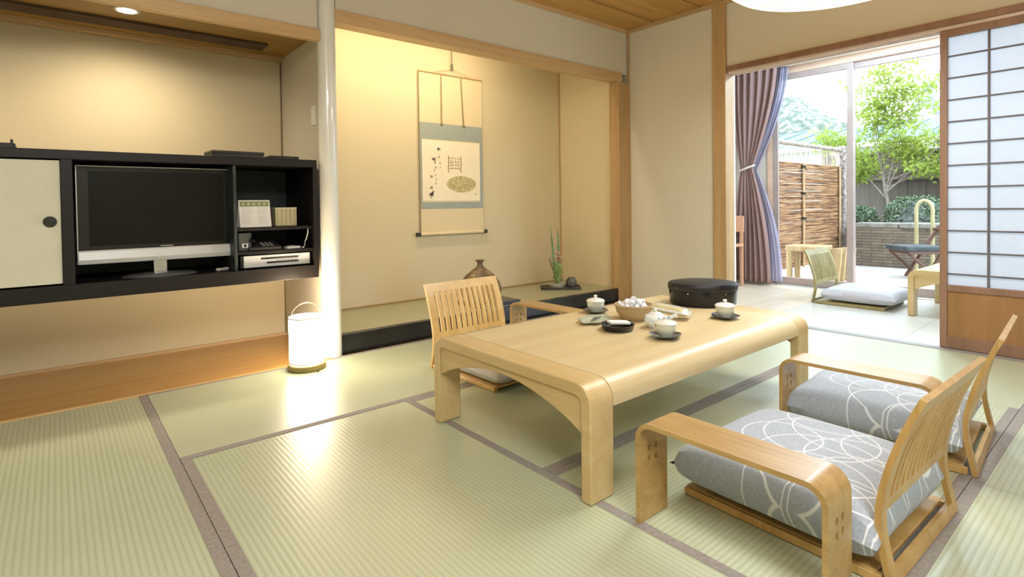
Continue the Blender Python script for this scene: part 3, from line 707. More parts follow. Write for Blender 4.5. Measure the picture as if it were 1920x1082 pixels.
def circ_mat(name, base, rings, line='#e9eef0'):
    n = N(name); co = n.coords(); sp = n.new('ShaderNodeSeparateXYZ'); n.link(co, sp.inputs[0])
    last = None
    for cx, cy, r in rings:
        cb = n.new('ShaderNodeCombineXYZ'); n.link(sp.outputs[0], cb.inputs[0]); n.link(sp.outputs[1], cb.inputs[1])
        z = n.new('ShaderNodeMath', operation='MULTIPLY'); n.link(sp.outputs[2], z.inputs[0]); z.inputs[1].default_value = .75; n.link(z.outputs[0], cb.inputs[2])
        d = n.new('ShaderNodeVectorMath', operation='DISTANCE'); n.link(cb.outputs[0], d.inputs[0]); d.inputs[1].default_value = (cx, cy, .07)
        s = n.new('ShaderNodeMath', operation='SUBTRACT'); n.link(d.outputs['Value'], s.inputs[0]); s.inputs[1].default_value = r
        a = n.new('ShaderNodeMath', operation='ABSOLUTE'); n.link(s.outputs[0], a.inputs[0])
        if last is None: last = a.outputs[0]
        else:
            mi = n.new('ShaderNodeMath', operation='MINIMUM'); n.link(last, mi.inputs[0]); n.link(a.outputs[0], mi.inputs[1]); last = mi.outputs[0]
    nz = n.new('ShaderNodeTexNoise', i_Scale=130.0, i_Detail=2.0); n.link(co, nz.inputs['Vector'])
    b = n.ramp(nz.outputs[0], [(.35, mix(srgb(base), (0, 0, 0), .10)), (.65, mix(srgb(base), (1, 1, 1), .07))])
    mk = n.new('ShaderNodeMapRange'); n.link(last, mk.inputs[0]); mk.inputs[1].default_value = .0012; mk.inputs[2].default_value = .0026; mk.inputs[3].default_value = .85; mk.inputs[4].default_value = 0
    mx = n.new('ShaderNodeMix', data_type='RGBA'); n.link(mk.outputs[0], mx.inputs[0]); n.link(b, mx.inputs[6]); mx.inputs[7].default_value = srgb(line)
    n.link(mx.outputs[2], n.b.inputs['Base Color']); n.b.inputs['Roughness'].default_value = .7; n.b.inputs['Sheen Weight'].default_value = .2
    n.bump(nz.outputs[0], .15, .001); return n.m
RINGS = [(-.26, -.17, .10), (-.22, -.10, .16), (-.12, -.20, .13), (-.10, -.08, .17), (-.02, -.16, .15), (.05, -.02, .16), (.10, -.20, .14), (.16, -.08, .18), (.24, -.18, .14), (.22, .02, .13), (-.02, .06, .12), (-.30, -.22, .17)]
M_CUSH = circ_mat('cushion_blue_grey_arcs', '#a2adba', RINGS)
M_CUSH2 = circ_mat('cushion_pale_arcs', '#c9c9c8', RINGS[:6], '#dcdcda')
def zabuton(label, loc, rz, mat, W=.54, D=.54, T=.125, group='square floor cushions'):
    g = G(); n = 36
    def fn(sgn):
        def f(u, v):
            x, y = u*2-1, v*2-1
            h = max(0, (1-abs(x)**7)*(1-abs(y)**7))**.34
            h *= 1 - .10*(x*x+y*y) + .02*noise.noise(Vector((x*2, y*2, sgn*3)))
            c = 1+.035*(abs(x)*abs(y))**3 - .02*(1-abs(x*y))
            return (x*W/2*c, y*D/2*c, T*(.46+ (.54*h if sgn > 0 else -.46*h)))
        return f
    g.grid(fn(1), n, n); g.grid(fn(-1), n, n)
    o = g.build('floor_cushion', mat, None, 0, True, loc=loc); o.rotation_euler = (0, 0, rz)
    for p in o.data.polygons: p.use_smooth = True
    return setp(o, label, 'cushion', group)
def make_kyosoku(label, loc, rz, L=.50, Wd=.132, H=.290):
    t = thing('armrest', label, 'armrest', loc, rz, 'bent wood armrests')
    R, th = .05, .013
    p = [(0, 0), (0, .075), (0, .118), (0, .130), (0, .145), (0, .157), (0, .19), (0, H-R)] + arc(R, H-R, R, 180, 90, 7)[1:] + arc(L-R, H-R, R, 90, 0, 7) + [(L, .19), (L, .157), (L, .145), (L, .130), (L, .118), (L, .075), (L, 0)]
    # square holes: two rows, two columns per leg
    zc = {}
    cols = [0, .040, .053, .072, .085, Wd]
    def hole(i, j):
        a, b = p[i], p[i+1]; zm = (a[1]+b[1])/2
        side = abs(a[0]-b[0]) < 1e-6
        return side and j in (1, 3) and (.165 < zm < .185 or .195 < zm < .215)
    p = [(0, 0), (0, .08), (0, .163), (0, .180), (0, .195), (0, .212), (0, H-R)] + arc(R, H-R, R, 180, 90, 7)[1:] + arc(L-R, H-R, R, 90, 0, 7) + [(L, .212), (L, .195), (L, .180), (L, .163), (L, .08), (L, 0)]
    def hole(i, j):
        a, b = p[i], p[i+1]; lo, hi = min(a[1], b[1]), max(a[1], b[1])
        return a[0] == b[0] and j in (1, 3) and ((lo, hi) in ((.163, .180), (.195, .212)))
    G().ply(list(reversed(p)), cols, th, hole).build('bent_frame', M_KYO, t, 0, True)
    return t
def zset(lbl, x, y, rz, cx=0.0, cy=.30, mat=M_CUSH, zm=M_ZAI, T=.13):
    t = make_zaisu(lbl[0], (x, y, .002), rz, zm)
    c, s = math.cos(rz), math.sin(rz)
    zabuton(lbl[1], (x+c*cx-s*cy, y+s*cx+c*cy, .0275), rz, mat, T=T)
zset(('nearest wooden floor chair at the low table', 'grey cushion with white arcs on the nearest floor chair'), 1.715, .415, -.03, -.02, .275, T=.16)
make_kyosoku('nearest bent wood armrest at the left of the front cushion', (1.236, .455, .002), -.0)
zset(('wooden floor chair behind the nearest one, close to the shoji screen', 'grey cushion with white arcs on the second floor chair'), 2.51, .43, .07, -.0, .29, T=.15)
make_kyosoku('bent wood armrest between the two near floor chairs', (2.165, .47, .002), .02)
zset(('wooden floor chair across the table in front of the tokonoma', 'pale grey cushion on the floor chair across the table'), 1.84, 2.60, PI+.03, .0, .31, M_CUSH2, wood('chair_ash_light', '#dfbd79', '#c79f58', 'Z', .35, 14, .5, .2), T=.10)
make_kyosoku('bent wood armrest across the table beneath the tokonoma step', (2.19, 2.10, .002), .03, L=.54)
M_OLIVE = wood('olive_bamboo_ply', '#a89a68', '#857848', 'Z', .4, 16)
zset(('olive wooden floor chair by the garden window', 'plain white cushion on the floor chair by the garden window'), 5.36, 1.99, PI, 0, .33, plain('white_linen', '#b9b9c0', .8), M_OLIVE, T=.13)
low_table((5.05, .42, .002), 0.62+.25, .87, .356, 0, 'pale wooden low table half hidden behind the shoji screen')

# ------------------------------------------------------------------ tea things
TZ = .3585
POR = plain('celadon_white_porcelain', '#cdd3c4', .22, vary=.05, Coat_Weight=.4)
PORL = plain('white_porcelain', '#dfe3dc', .2, vary=.04, Coat_Weight=.4)
INK = plain('indigo_glaze', '#27314d', .25, vary=.3, scale=50, Coat_Weight=.5)
def teacup(label, loc, rz):
    t = thing('lidded_teacup', label, 'teacup', loc, rz, 'lidded teacups')
    G().lathe([(0, .004), (.018, .004), (.020, 0), (.023, 0), (.024, .006), (.036, .018), (.042, .036), (.0425, .052), (.041, .052), (.040, .036), (.032, .018), (0, .012)], n=32).build('cup', POR, t, smooth=True)
    l = G().lathe([(.045, .0525), (.0455, .055), (.040, .061), (.022, .067), (.008, .069), (.007, .073), (.010, .079), (.006, .083), (0, .0835)], n=32).build('lid', PORL, t, smooth=True)
    return t
def saucer(label, loc, rz):
    t = thing('saucer', label, 'saucer', loc, rz, 'dark saucers under the teacups')
    g = G(); n = 30; prof = [(.0, .003), (.022, .002), (.026, .0), (.030, .003), (.050, .009), (.062, .016), (.063, .0175), (.050, .0115), (.03, .006), (0, .006)]
    g.lathe(prof, n=n)
    g.v = [(x*(1+.07*math.cos(5*math.atan2(y, x))*(math.hypot(x, y) > .04)), y*(1+.07*math.cos(5*math.atan2(y, x))*(math.hypot(x, y) > .04)), z) for x, y, z in g.v]
    g.build('dish', plain('dark_blue_black_glaze', '#171b28', .2, vary=.3, scale=60, Coat_Weight=.6), t, smooth=True); return t
for i, (x, y, a, b) in enumerate(((2.045, 1.815, 'lidded celadon teacup at the far side of the table', 'dark saucer under the far teacup'), (1.862, 1.285, 'lidded celadon teacup nearest the camera on the table', 'dark saucer under the nearest teacup'), (2.375, 1.315, 'lidded celadon teacup in front of the black tea box', 'dark saucer in front of the black tea box'))):
    saucer(b, (x, y, TZ), i*.7); teacup(a, (x, y, TZ+.006), i)
t = thing('sweets_bowl', 'round tan basket bowl filled with white wrapped sweets', 'bowl', (2.055, 1.59, TZ))
n = N('woven_tan'); wv = n.new('ShaderNodeTexWave', i_Scale=90.0, i_Distortion=1.5); wv.bands_direction = 'Z'; n.link(n.coords(), wv.inputs['Vector'])
n.link(n.ramp(wv.outputs[0], [(.2, srgb('#a89068')), (.8, srgb('#c4ad84'))]), n.b.inputs['Base Color']); n.b.inputs['Roughness'].default_value = .5; n.bump(wv.outputs[0], .3, .002)
G().lathe([(0, 0), (.050, 0), (.056, .006), (.078, .035), (.086, .064), (.087, .070), (.082, .070), (.074, .038), (.05, .012), (0, .010)], n=40).build('bowl_body', n.m, t, smooth=True)
G().lathe([(.0865, .062), (.0895, .066), (.0885, .073), (.083, .073), (.082, .066), (.0865, .062)], n=40, cap=False).build('rim', plain('tan_rim', '#b39a6e', .4), t, smooth=True)
M_WRAP = plain('white_wrapper', '#eceef2', .35, vary=.08, scale=60)
sw = G(); sw.lathe([(0, -.012), (.012, -.009), (.016, 0), (.012, .009), (0, .012)], n=10, M=Matrix.Rotation(PI/2, 4, 'Y'))
for sx in (-1, 1):
    vs = [(sx*.010, 0, 0)]; m = 7
    for k in range(m): a = 2*PI*k/m; vs.append((sx*(.026+.003*(k % 2)), .010*math.cos(a), .010*math.sin(a)))
    sw.add(vs, [(0, 1+k, 1+(k+1) % m) for k in range(m)])
s0 = sw.build('wrapped_sweet', M_WRAP, None, smooth=True, solid=.0005)
pos = []
for lay, (cnt, rad, zz) in enumerate(((7, .052, .040), (7, .050, .062), (5, .030, .080), (1, .0, .092))):
    for k in range(cnt):
        a = 2*PI*k/cnt+lay*.5; pos.append((2.055+rad*math.cos(a), 1.59+rad*math.sin(a), TZ+zz))
for i, p in enumerate(pos):
    o = s0 if i == 0 else s0.copy()
    if i: COL.objects.link(o)
    o.location = p; o.rotation_euler = (rnd.uniform(-.6, .6), rnd.uniform(-.6, .6), rnd.uniform(0, PI))
    setp(o, 'white wrapped sweet heaped in the tan bowl', 'sweet', 'white wrapped sweets in the bowl')
# leaf dish
t = thing('leaf_dish', 'grey-green leaf shaped dish beside the black round dish', 'dish', (1.885, 1.68, TZ), .2)
g = G(); n = 36; rings = []
for r, z in ((0.0, .004), (.5, .004), (.8, .007), (1.0, .016)):
    for k in range(n):
        a = 2*PI*k/n; R = 1+.10*math.cos(6*a); g.v.append((.098*r*R*math.cos(a), .060*r*R*math.sin(a), z))
for i in range(3):
    for k in range(n): g.f.append((i*n+k, i*n+(k+1) % n, (i+1)*n+(k+1) % n, (i+1)*n+k)); g.mi.append(0)
g.build('dish_body', plain('celadon_glaze', '#aeb59c', .3, vary=.15, scale=25), t, smooth=True, solid=.004)
G().tube([(-.05, -.01, .012), (.0, .004, .013), (.06, .0, .014)], [.002, .006, .002], 6).build('vein', plain('dark_green_vein', '#4d5648', .4), t)
t = thing('black_round_dish', 'round black lacquer dish with a folded white towel', 'dish', (1.835, 1.505, TZ))
G().lathe([(0, .0), (.058, 0), (.066, .006), (.070, .022), (.072, .026), (.068, .026), (.062, .012), (0, .010)], n=40).build('dish_body', M_LACQ, t, smooth=True)
for sx in (-1, 1): G().tube([(sx*.066, -.015, .020), (sx*.083, -.008, .024), (sx*.083, .008, .024), (sx*.066, .015, .020)], .003, 6).build('handle', M_LACQ, t, smooth=True)
zt = G(); zt.box(-.050, .050, -.020, .020, 0, .013); o = zt.build('hand_towel', plain('white_towel', '#e8e8e2', .9), None, .005, loc=(1.850, 1.512, TZ+.0225)); o.rotation_euler = (.05, .1, -.35)
setp(o, 'folded white hand towel lying in the black round dish', 'towel')
# teapot
t = thing('teapot', 'small white teapot with blue pattern behind the nearest teacup', 'teapot', (1.985, 1.42, TZ), .8)
n = N('blue_white_porcelain'); v = n.new('ShaderNodeTexVoronoi', i_Scale=38.0); n.link(n.coords(), v.inputs['Vector'])
n.link(n.ramp(v.outputs['Distance'], [(.18, srgb('#8fb3c4')), (.35, srgb('#dfe8e6'))]), n.b.inputs['Base Color']); n.b.inputs['Roughness'].default_value = .2
G().lathe([(0, 0), (.028, 0), (.030, .005), (.047, .022), (.050, .036), (.043, .052), (.030, .060), (0, .061)], n=32).build('pot_body', n.m, t, smooth=True)
G().lathe([(.030, .0605), (.026, .066), (.010, .070), (.005, .073), (.009, .080), (.0, .084)], n=24).build('lid', PORL, t, smooth=True)
G().tube([(.043, 0, .028), (.060, 0, .036), (.070, 0, .052)], [.012, .009, .006], 10).build('spout', n.m, t, smooth=True)
G().tube([(-.02, -.043, .040), (-.025, -.070, .055), (-.028, -.088, .060)], [.008, .008, .010], 10).build('side_handle', n.m, t, smooth=True)
# snack sachet
t = thing('snack_packet', 'clear striped snack packet leaning behind the teapot', 'packet', (2.20, 1.49, TZ+.002), -1.15)
g = G(); n = 14
def pk_(sgn):
    def f(u, v):
        x, y = u*2-1, v*2-1; h = ((1-x**4)*(1-y**4))**.5
        return (x*.085, y*.05, .028+.018*sgn*h + .018*(1-u)*1.2)
    return f
g.grid(pk_(1), n, n); g.grid(pk_(-1), n, n)
n2 = N('foil_stripes'); wv = n2.new('ShaderNodeTexWave', i_Scale=9.0, i_Distortion=.5); wv.bands_direction = 'Y'; n2.link(n2.coords(), wv.inputs['Vector'])
n2.link(n2.ramp(wv.outputs[0], [(.35, srgb('#cfc27e')), (.5, srgb('#b7bcae')), (.8, srgb('#e7e9e4'))]), n2.b.inputs['Base Color']); n2.b.inputs['Roughness'].default_value = .25; n2.b.inputs['Metallic'].default_value = .3
g.build('foil_body', n2.m, t, smooth=True)
G().box(-.092, -.083, -.05, .05, .045, .049).build('sealed_end', M_SILVER, t); G().box(.083, .092, -.05, .05, .025, .029).build('sealed_end', M_SILVER, t)
# black tea box
t = thing('tea_box', 'large oval black lacquer tea box with a lid', 'box', (2.635, 1.585, TZ), math.radians(-47)); t.scale = (1.07, 1.07, 1.0)
el = lambda pr, nm, m: G().lathe(pr, n=56, sx=1, sy=.80).build(nm, m, t, smooth=True)
BB = plain('blue_black_lacquer', '#070b16', .22, spec=.4, vary=.01)
el([(0, 0), (.150, 0), (.158, .01), (.162, .085), (.158, .088), (0, .088)], 'box_body', BB)
el([(.164, .080), (.166, .082), (.167, .108), (.160, .117), (.12, .124), (.06, .128), (0, .129)], 'box_lid', plain('worn_black_lacquer', '#0c0e17', .4, vary=.03, scale=14, spec=.4))
for a in (200, 236, 300, 10, 90, 150):
    a = math.radians(a); G().lathe([(0, .003), (.0035, .002), (.004, 0)], n=10, M=Matrix.Translation((.1625*math.cos(a), .13*math.sin(a), .07)) @ Matrix.Rotation(a, 4, 'Z') @ Matrix.Rotation(PI/2, 4, 'Y')).build('stud', M_STEEL, t)

# ------------------------------------------------------------------ engawa: curtains and stand
def drape(name, label, mat, x, top, tie, bot, z, amp, n, cat='curtain', yo=0):
    t = thing(name, label, cat, (0, 0, 0)); zt, zi, zb = z
    def f(u, v):
        if v < .5:
            q = v/.5; q = 1-(1-q)**1.0; s = q**1.6
            a, b = top[0]*(1-s)+tie[0]*s, top[1]*(1-s)+tie[1]*s; zz = zt+(zi-zt)*q; am = amp*(1-.75*s)
        else:
            q = (v-.5)/.5; s = 1-(1-q)**2.0
            a, b = tie[0]*(1-s)+bot[0]*s, tie[1]*(1-s)+bot[1]*s; zz = zi+(zb-zi)*q; am = amp*(.25+.75*s)
        y = a+(b-a)*u
        return (x+am*math.sin(u*2*PI*n+.6*math.sin(3*v))+.012*math.sin(9*u+5*v), y, zz)
    G().grid(f, 150, 60).build('fabric', mat, t, 0, True, solid=.003); return t
M_CURT = translucent('mauve_curtain', '#c0a29c', .45)
M_LACE = translucent('lace_curtain', '#cfcbdc', .5, .25)
t = drape('curtain', 'mauve curtain tied back at the left of the garden window', M_CURT, 5.80, (3.17, 2.62), (3.02, 2.88), (3.13, 2.70), (2.30, 1.26, .035), .032, 7)
g = G(); g.tube([(5.80+.055*math.cos(a), 2.95+.085*math.sin(a), 1.26+.03*math.cos(a+1.2)) for a in [2*PI*k/24 for k in range(25)]], .011, 6, cap=False)
g.build('tieback', plain('cream_tieback', '#d9cfc4', .7), t, smooth=True)
t = drape('lace_curtain', 'pale lavender lace curtain gathered behind the mauve one', M_LACE, 5.90, (2.66, 2.55), (2.97, 2.88), (2.84, 2.62), (2.30, 1.24, .04), .018, 6)
t = thing('curtain_rail', 'white curtain rail along the top of the garden window', 'rail', (0, 0, 0))
g = G(); g.box(5.77, 5.93, YN+.05, 3.195, 2.305, 2.335); g.build('rail', M_WHITE, t, .003)
t = thing('wooden_chair', 'light wooden chair partly hidden between the opening and the mauve curtain', 'chair', (5.62, 3.03, .002), 0)
cw = wood('peach_wood', '#d8a888', '#c08d6c', 'Z', .4)
g = G(); g.box(-.012, .012, -.14, .14, .57, .745); g.build('backrest', cw, t, .01)
g = G(); g.box(-.36, -.0, -.14, .14, .42, .45); g.build('seat', cw, t, .006)
for x, z1 in ((-.345, .42), (0, .60)):
    for y in (-.115, .115): G().box(x-.014, x+.014, y-.014, y+.014, 0, z1).build('leg', cw, t, .004)

# ------------------------------------------------------------------ garden
GZ = -.06
S(bx(6.06, 9.3, -6, 3.6, -.5, GZ).build('floor', plain('pale_terrace_stone', '#c9c5bc', .8, vary=.08, scale=3)))
S(bx(9.3, 80, -40, 60, -.5, .3).build('ground', plain('garden_soil', '#8a8a6a', .95, vary=.2, scale=1.5)))
S(bx(6.05, 9.3, 3.6, 60, -.5, -.02).build('ground', MATS['garden_soil']))
# eave
ev = S(bx(6.08, 7.0, -4, 4.2, 2.47, 2.53).build('ceiling', plain('white_soffit', '#d9d4cc', .8)))
g = G(); g.box(6.98, 7.02, -4, 4.2, 2.40, 2.56); g.build('fascia_board', plain('eave_fascia', '#c9beb4', .7), ev)
g = G()
for k in range(17): g.box(6.1, 6.98, -3.8+.5*k, -3.76+.5*k, 2.43, 2.47)
g.build('rafter', plain('eave_rafter', '#c8bdb0', .7), ev)
# bamboo screen
bs = thing('bamboo_screen', 'tall bamboo twig screen fence beyond the left window pane', 'fence', (0, 0, 0))
YB = 3.2; BX0, BX1 = 6.75, 9.25
tw = N('brushwood_bamboo'); co = tw.coords((1.2, 1, 26)); nz = tw.new('ShaderNodeTexNoise', i_Scale=3.0, i_Detail=6.0, i_Distortion=.4); tw.link(co, nz.inputs['Vector'])
tw.link(tw.ramp(nz.outputs[0], [(.32, srgb('#3f2817')), (.46, srgb('#7a5636')), (.62, srgb('#a58058'))]), tw.b.inputs['Base Color']); tw.b.inputs['Roughness'].default_value = .7
tw.bump(nz.outputs[0], .8, .02)
g = G()
for k in range(66):
    z = .02+.0212*k; g.tube([(BX0, YB+rnd.uniform(-.006, .006), z+rnd.uniform(-.004, .004)), ((BX0+BX1)/2, YB+rnd.uniform(-.01, .01), z+rnd.uniform(-.006, .006)), (BX1-.08, YB+rnd.uniform(-.006, .006), z+rnd.uniform(-.004, .004))], .0125, 6)
g.build('bamboo_poles', tw.m, bs)
g = G(); g.box(BX1-.08, BX1+.10, YB-.07, YB+.07, GZ, 1.72)
g.build('end_post', plain('dark_bark_post', '#7d6656', .8, vary=.5, scale=25), bs, .02)
g = G(); g.tube([(BX0, YB, 1.66), (BX1, YB, 1.66)], .03, 8); g.build('top_rail', plain('grey_top_pole', '#8d7d6c', .8, vary=.3, scale=20), bs)
g = G()
for k in range(50):
    x = BX0+.05*k+rnd.uniform(-.01, .01); g.tube([(x, YB, 1.40), (x+rnd.uniform(-.03, .03), YB, 1.64)], .004, 4)
g.build('twig_trim', plain('pale_twigs', '#cdb697', .8), bs)
for x, kn in ((7.80, 1), (9.08, 0)):
    g = G(); g.tube([(x-.014, YB-.03, .0), (x-.014, YB-.03, 1.40)], .013, 6); g.tube([(x+.014, YB-.03, .0), (x+.014, YB-.03, 1.40)], .013, 6); g.build('upright_pole', plain('pale_bamboo', '#a98a60', .6), bs)
    if not kn: continue
    for z in (1.36, 1.0, .66, .28): G().box(x-.035, x+.035, YB-.05, YB-.012, z-.012, z+.012).tube([(x-.02, YB-.05, z), (x+.03, YB-.06, z-.05)], .006, 4).build('black_knot', M_DARK, bs)
# stone planter wall
sw_ = N('stacked_stone'); co = sw_.coords((1, 1, 1)); br = sw_.new('ShaderNodeTexBrick'); br.inputs['Scale'].default_value = 1
br.inputs['Brick Width'].default_value = .26; br.inputs['Row Height'].default_value = .042; br.inputs['Mortar Size'].default_value = .006
br.inputs['Color1'].default_value = srgb('#8a7d6b'); br.inputs['Color2'].default_value = srgb('#70675a'); br.inputs['Mortar'].default_value = srgb('#5c554a')
co = sw_.coords((1, 1, 1), rot=(0, 0, 0)); sp = sw_.new('ShaderNodeSeparateXYZ'); sw_.link(co, sp.inputs[0]); cb = sw_.new('ShaderNodeCombineXYZ'); sw_.link(sp.outputs[1], cb.inputs[0]); sw_.link(sp.outputs[2], cb.inputs[1])
sw_.link(cb.outputs[0], br.inputs['Vector']); nz = sw_.new('ShaderNodeTexNoise', i_Scale=9.0, i_Detail=5.0); sw_.link(co, nz.inputs['Vector'])
mx = sw_.new('ShaderNodeMix', data_type='RGBA', blend_type='MULTIPLY'); mx.inputs[0].default_value = .6; sw_.link(br.outputs[0], mx.inputs[6]); sw_.link(sw_.ramp(nz.outputs[0], [(.3, (.6, .6, .58, 1)), (.7, (1.1, 1.05, 1, 1))]), mx.inputs[7])
sw_.link(mx.outputs[2], sw_.b.inputs['Base Color']); sw_.b.inputs['Roughness'].default_value = .9; sw_.bump(br.outputs['Fac'], -.6, .02)
st = thing('stone_planter', 'low stacked stone planter wall under the hedge', 'wall', (0, 0, 0))
g = G(); g.box(9.0, 9.35, -4, 3.08, -.3, .50); g.build('stone_wall', sw_.m, st, .01)
g = G()
y = -4
while y < 2.6:
    w_ = rnd.uniform(.3, .6); h = rnd.uniform(.03, .075); g.box(8.97+rnd.uniform(0, .03), 9.36, y, y+w_-.012, .50, .50+h); y += w_
g.build('cap_stones', plain('grey_cap_stone', '#827f76', .85, vary=.2, scale=12), st, .012)
# hedge
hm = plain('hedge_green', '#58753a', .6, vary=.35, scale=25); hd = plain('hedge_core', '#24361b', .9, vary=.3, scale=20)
def leafcloud(g, pts, size, n=1):
    for p in pts:
        p = Vector(p); a = Vector((rnd.uniform(-1, 1), rnd.uniform(-1, 1), rnd.uniform(-.4, 1))).normalized(); b = a.cross(Vector((rnd.uniform(-1, 1), rnd.uniform(-1, 1), rnd.uniform(-1, 1)))).normalized()
        s = size*rnd.uniform(.6, 1.2)
        g.add([tuple(p-a*s), tuple(p+b*s*.45), tuple(p+a*s), tuple(p-b*s*.45)], [(0, 1, 2, 3)])
def bush(label, x0, x1, y0, y1, z0, z1, k, group='rounded hedge bushes'):
    t = thing('hedge_bush', label, 'bush', (0, 0, 0), 0, group)
    cx, cy, cz = (x0+x1)/2, (y0+y1)/2, z0
    def f(u, v):
        a = 2*PI*u; b = PI/2*v; r = 1+.12*noise.noise(Vector((3*math.cos(a), 3*math.sin(a), 4*v+k)))
        sg = lambda q: math.copysign(abs(q)**.55, q)
        return (cx+(x1-x0)/2*.88*r*sg(math.cos(a))*math.cos(b)**.5, cy+(y1-y0)/2*.88*r*sg(math.sin(a))*math.cos(b)**.5, cz+(z1-z0)*.9*r*math.sin(b)**.8)
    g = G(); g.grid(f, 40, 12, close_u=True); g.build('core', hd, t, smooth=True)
    g = G(); pts = []
    for i in range(2600):
        p = Vector(f(rnd.random(), rnd.random()**.8)); c = Vector((cx, cy, cz)); pts.append(c+(p-c)*rnd.uniform(1.0, 1.1))
    leafcloud(g, pts, .028); g.build('foliage', hm, t)
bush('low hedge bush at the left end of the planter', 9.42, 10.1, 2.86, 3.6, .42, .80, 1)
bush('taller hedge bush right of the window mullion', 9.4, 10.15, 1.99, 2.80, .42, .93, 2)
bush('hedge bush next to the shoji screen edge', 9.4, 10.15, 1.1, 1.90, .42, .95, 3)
# back fence of upright boards
bf = thing('board_fence', 'weathered upright board fence behind the hedge', 'fence', (0, 0, 0))
fm = wood('weathered_board', '#7d7167', '#5f554d', 'Z', .85, 10)
g = G(); y = -4
while y < 3.9: g.box(10.6+rnd.uniform(0, .015), 10.63, y, y+.121, .2, 1.65+rnd.uniform(-.01, .01)); y += .122
g.build('boards', fm, bf)
g = G(); g.box(10.52, 10.60, -4, 3.95, 1.22, 1.28); g.box(10.54, 10.66, -4, 3.95, 1.65, 1.69); g.build('rail', wood('fence_rail', '#85786b', '#6c6056', 'Y', .8), bf)
for y in (-1.5, .3, 2.1, 3.9): G().box(10.5, 10.6, y-.05, y+.05, .2, 1.76).build('post', fm, bf)
# tree
def tree(label, base, seed, targets, nleaf, size, r0, green):
    t = thing('garden_tree', label, 'tree', base); rn = random.Random(seed); g = G()
    lv = []
    top = Vector((.05, .1, .9))
    g.tube([(0, 0, 0), (.03, .02, .45), tuple(top)], [r0, r0*.85, r0*.7], 8)
    for tg in targets:
        tg = Vector(tg); st_ = top*rn.uniform(.45, 1.0); mid = (st_+tg)/2+Vector((rn.uniform(-.1, .1), rn.uniform(-.1, .1), .08))
        g.tube([tuple(st_), tuple(mid), tuple(tg)], [r0*.5, r0*.32, r0*.12], 6)
        for b in range(9):
            s = mid.lerp(tg, rn.uniform(.1, 1)); e = s+Vector((rn.gauss(0, .22), rn.gauss(0, .22), rn.gauss(.10, .14)))
            g.tube([tuple(s), tuple(e)], [r0*.14, r0*.05], 4)
            for q in range(nleaf): lv.append(s.lerp(e, rn.uniform(.3, 1.15))+Vector((rn.gauss(0, .085), rn.gauss(0, .085), rn.gauss(0, .05))))
    g.build('trunk', plain('grey_bark', '#8a7a68', .85, vary=.3, scale=30), t, smooth=True)
    g = G(); leafcloud(g, lv, size); g.build('foliage', green, t)
leafm2 = translucent('fresh_maple_leaf', '#98a850', .4)
tree('fresh green maple tree beyond the right window pane', (9.95, 2.78, .4), 5,
     [(0, .0, 2.45), (.1, -.45, 2.15), (-.1, .35, 2.25), (0, -.2, 2.1), (0, .15, 2.55), (0, .75, 1.35), (0, .95, 1.55), (.1, -.85, 1.45), (.1, -1.1, 1.75), (.1, -.5, 1.15), (0, .4, .95), (.1, -.75, .85), (.05, -.2, 1.55), (.1, -1.3, 1.25), (0, .15, 1.9), (.05, .6, .75)], 52, .040, .024, leafm2)
# neighbouring roof
nb = thing('neighbour_roof', 'pale teal tiled roof of a house beyond the screen fence', 'building', (0, 0, 0))
tealm = plain('pale_teal_roof', '#4c6c71', .7, vary=.08, scale=4)
g = G(); g.add([(13.0, 3.0, 2.12), (13.0, 9.5, 2.12), (16, 9.5, 2.8), (16, 3.0, 2.8), (13.0, 3.0, 2.02), (13.0, 9.5, 2.02), (16, 9.5, 2.7), (16, 3.0, 2.7)], [(0, 1, 2, 3), (7, 6, 5, 4), (0, 4, 5, 1), (2, 6, 7, 3), (0, 3, 7, 4), (1, 5, 6, 2)])
g.build('roof', tealm, nb)
g = G()
for k in range(12): y = 3.1+.55*k; g.tube([(13.0, y, 2.14), (16, y, 2.81)], .012, 5)
g.build('roof_seam', plain('teal_seam', '#43646a', .6), nb)
G().box(13.3, 16.0, 3.3, 9.4, .2, 2.1).build('wall', plain('neighbour_wall', '#cfd0cc', .9), nb)
G().box(12.94, 13.02, 2.95, 9.55, 2.0, 2.1).build('gutter', plain('white_gutter', '#dfe3e4', .5), nb)
# wooded hill
def hill(label, c, rx, ry, h, seed, col, nleaf=5000):
    t = thing('wooded_hill', label, 'hill', (0, 0, 0))
    def f(u, v):
        a = 2*PI*u; r = v; b = 1+.25*noise.noise(Vector((2*math.cos(a)+seed, 2*math.sin(a), 1)))
        z = h*(1-r)**.8*(1+.3*noise.noise(Vector((r*3*math.cos(a)+seed, r*3*math.sin(a), 7))))
        return (c[0]+rx*r*b*math.cos(a), c[1]+ry*r*b*math.sin(a), c[2]+z)
    n = N('hill_leaves_%d' % seed); nz = n.new('ShaderNodeTexNoise', i_Scale=2.2, i_Detail=3.0); n.link(n.coords(), nz.inputs['Vector'])
    n.link(n.ramp(nz.outputs[0], [(.35, mix(srgb(col), (0, 0, 0), .3)), (.5, srgb(col)), (.65, mix(srgb(col), (1, 1, 1), .25))]), n.b.inputs['Base Color']); n.b.inputs['Roughness'].default_value = .95
    n.bump(nz.outputs[0], .6, .4)
    g = G(); g.grid(f, 90, 30, close_u=True); g.build('slope', n.m, t, smooth=True)
    
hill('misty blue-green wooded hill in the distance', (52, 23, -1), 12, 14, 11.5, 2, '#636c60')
hill('pale grey-violet slope rising above the fence on the right', (30, 6.0, -1), 5, 3.6, 9.0, 5, '#8b8b90', 900)
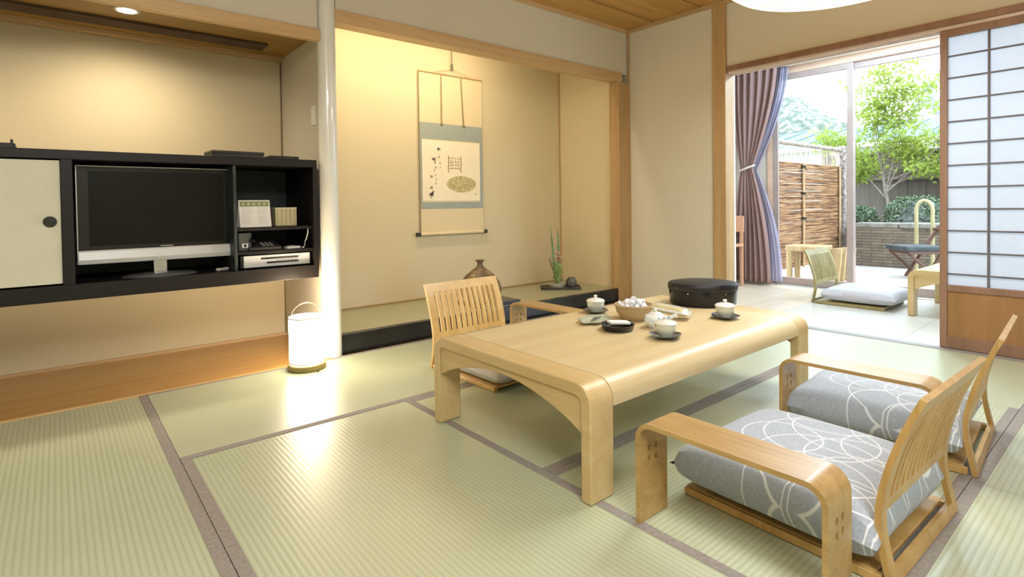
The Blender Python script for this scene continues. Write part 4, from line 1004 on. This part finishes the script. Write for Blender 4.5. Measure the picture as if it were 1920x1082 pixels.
# terrace furniture
t = thing('garden_chair', 'rustic cream wooden chair on the terrace left of the sash', 'chair', (6.95, 2.78, GZ), .15)
gw = wood('cream_log_wood', '#b59c70', '#97805a', 'Z', .6)
G().box(-.2, .22, -.22, .20, .36, .42).build('seat', gw, t, .012)
for x in (-.17, .18):
    for y in (-.18, .16): G().tube([(x, y, 0), (x, y, .37)], .035, 10).build('leg', gw, t)
G().box(-.17, .18, -.20, -.17, .14, .18).build('stretcher', gw, t, .006)
g = G()
for k in range(4): g.box(.0+.0*k, .03, -.0, .11, -.10+.0, .32, M=Matrix.Translation((-.12+.09*k, -.36-.03*k, .12)) @ Matrix.Rotation(.5, 4, 'Y'))
g.build('side_slat', gw, t, .01)
t = thing('folding_stool', 'folding dark wood seat with a grey cushion on the terrace', 'stool', (8.05, 1.98, GZ), math.radians(-40))
dw = wood('dark_teak', '#6b4a3c', '#4f3328', 'X', .5)
G().box(-.20, .24, -.18, .18, .30, .335).build('seat', dw, t, .006)
g = G(); g.box(-.24, .20, -.19, .19, .336, .40); g.build('cushion', plain('slate_cushion', '#343c40', .8), t, .02)
for y in (-.16, .16):
    G().tube([(-.18, y, .30), (.16, y, 0)], .018, 6).build('leg', dw, t); G().tube([(.0, y, .0), (.42, y, .62)], .020, 6).build('leg', dw, t)
G().box(.36, .46, -.2, .2, .56, .60).build('back_rail', dw, t, .01)
t = thing('arched_handrail', 'cream arched tubular handrail standing on the terrace', 'handrail', (0, 0, 0))
ax, ay0, ay1 = 8.5, 2.075, 1.905
pts = [(ax, ay0, GZ), (ax, ay0, .62)] + [(ax, (ay0+ay1)/2+.085*math.cos(a), .76+.12*math.sin(a)) for a in [PI*k/12 for k in range(13)]] + [(ax, ay1, .6), (ax, ay1, GZ)]
pts[1] = (ax, ay0, .74)
G().tube(pts, .022, 10).build('rail', plain('cream_paint', '#b5ab7d', .4), t, smooth=True)
G().lathe([(.05, GZ), (.05, GZ+.01), (.03, GZ+.02)], (ax, ay0, 0), 16).build('foot_plate', M_SILVER, t); G().lathe([(.05, GZ), (.05, GZ+.01), (.03, GZ+.02)], (ax, ay1, 0), 16).build('foot_plate', M_SILVER, t)
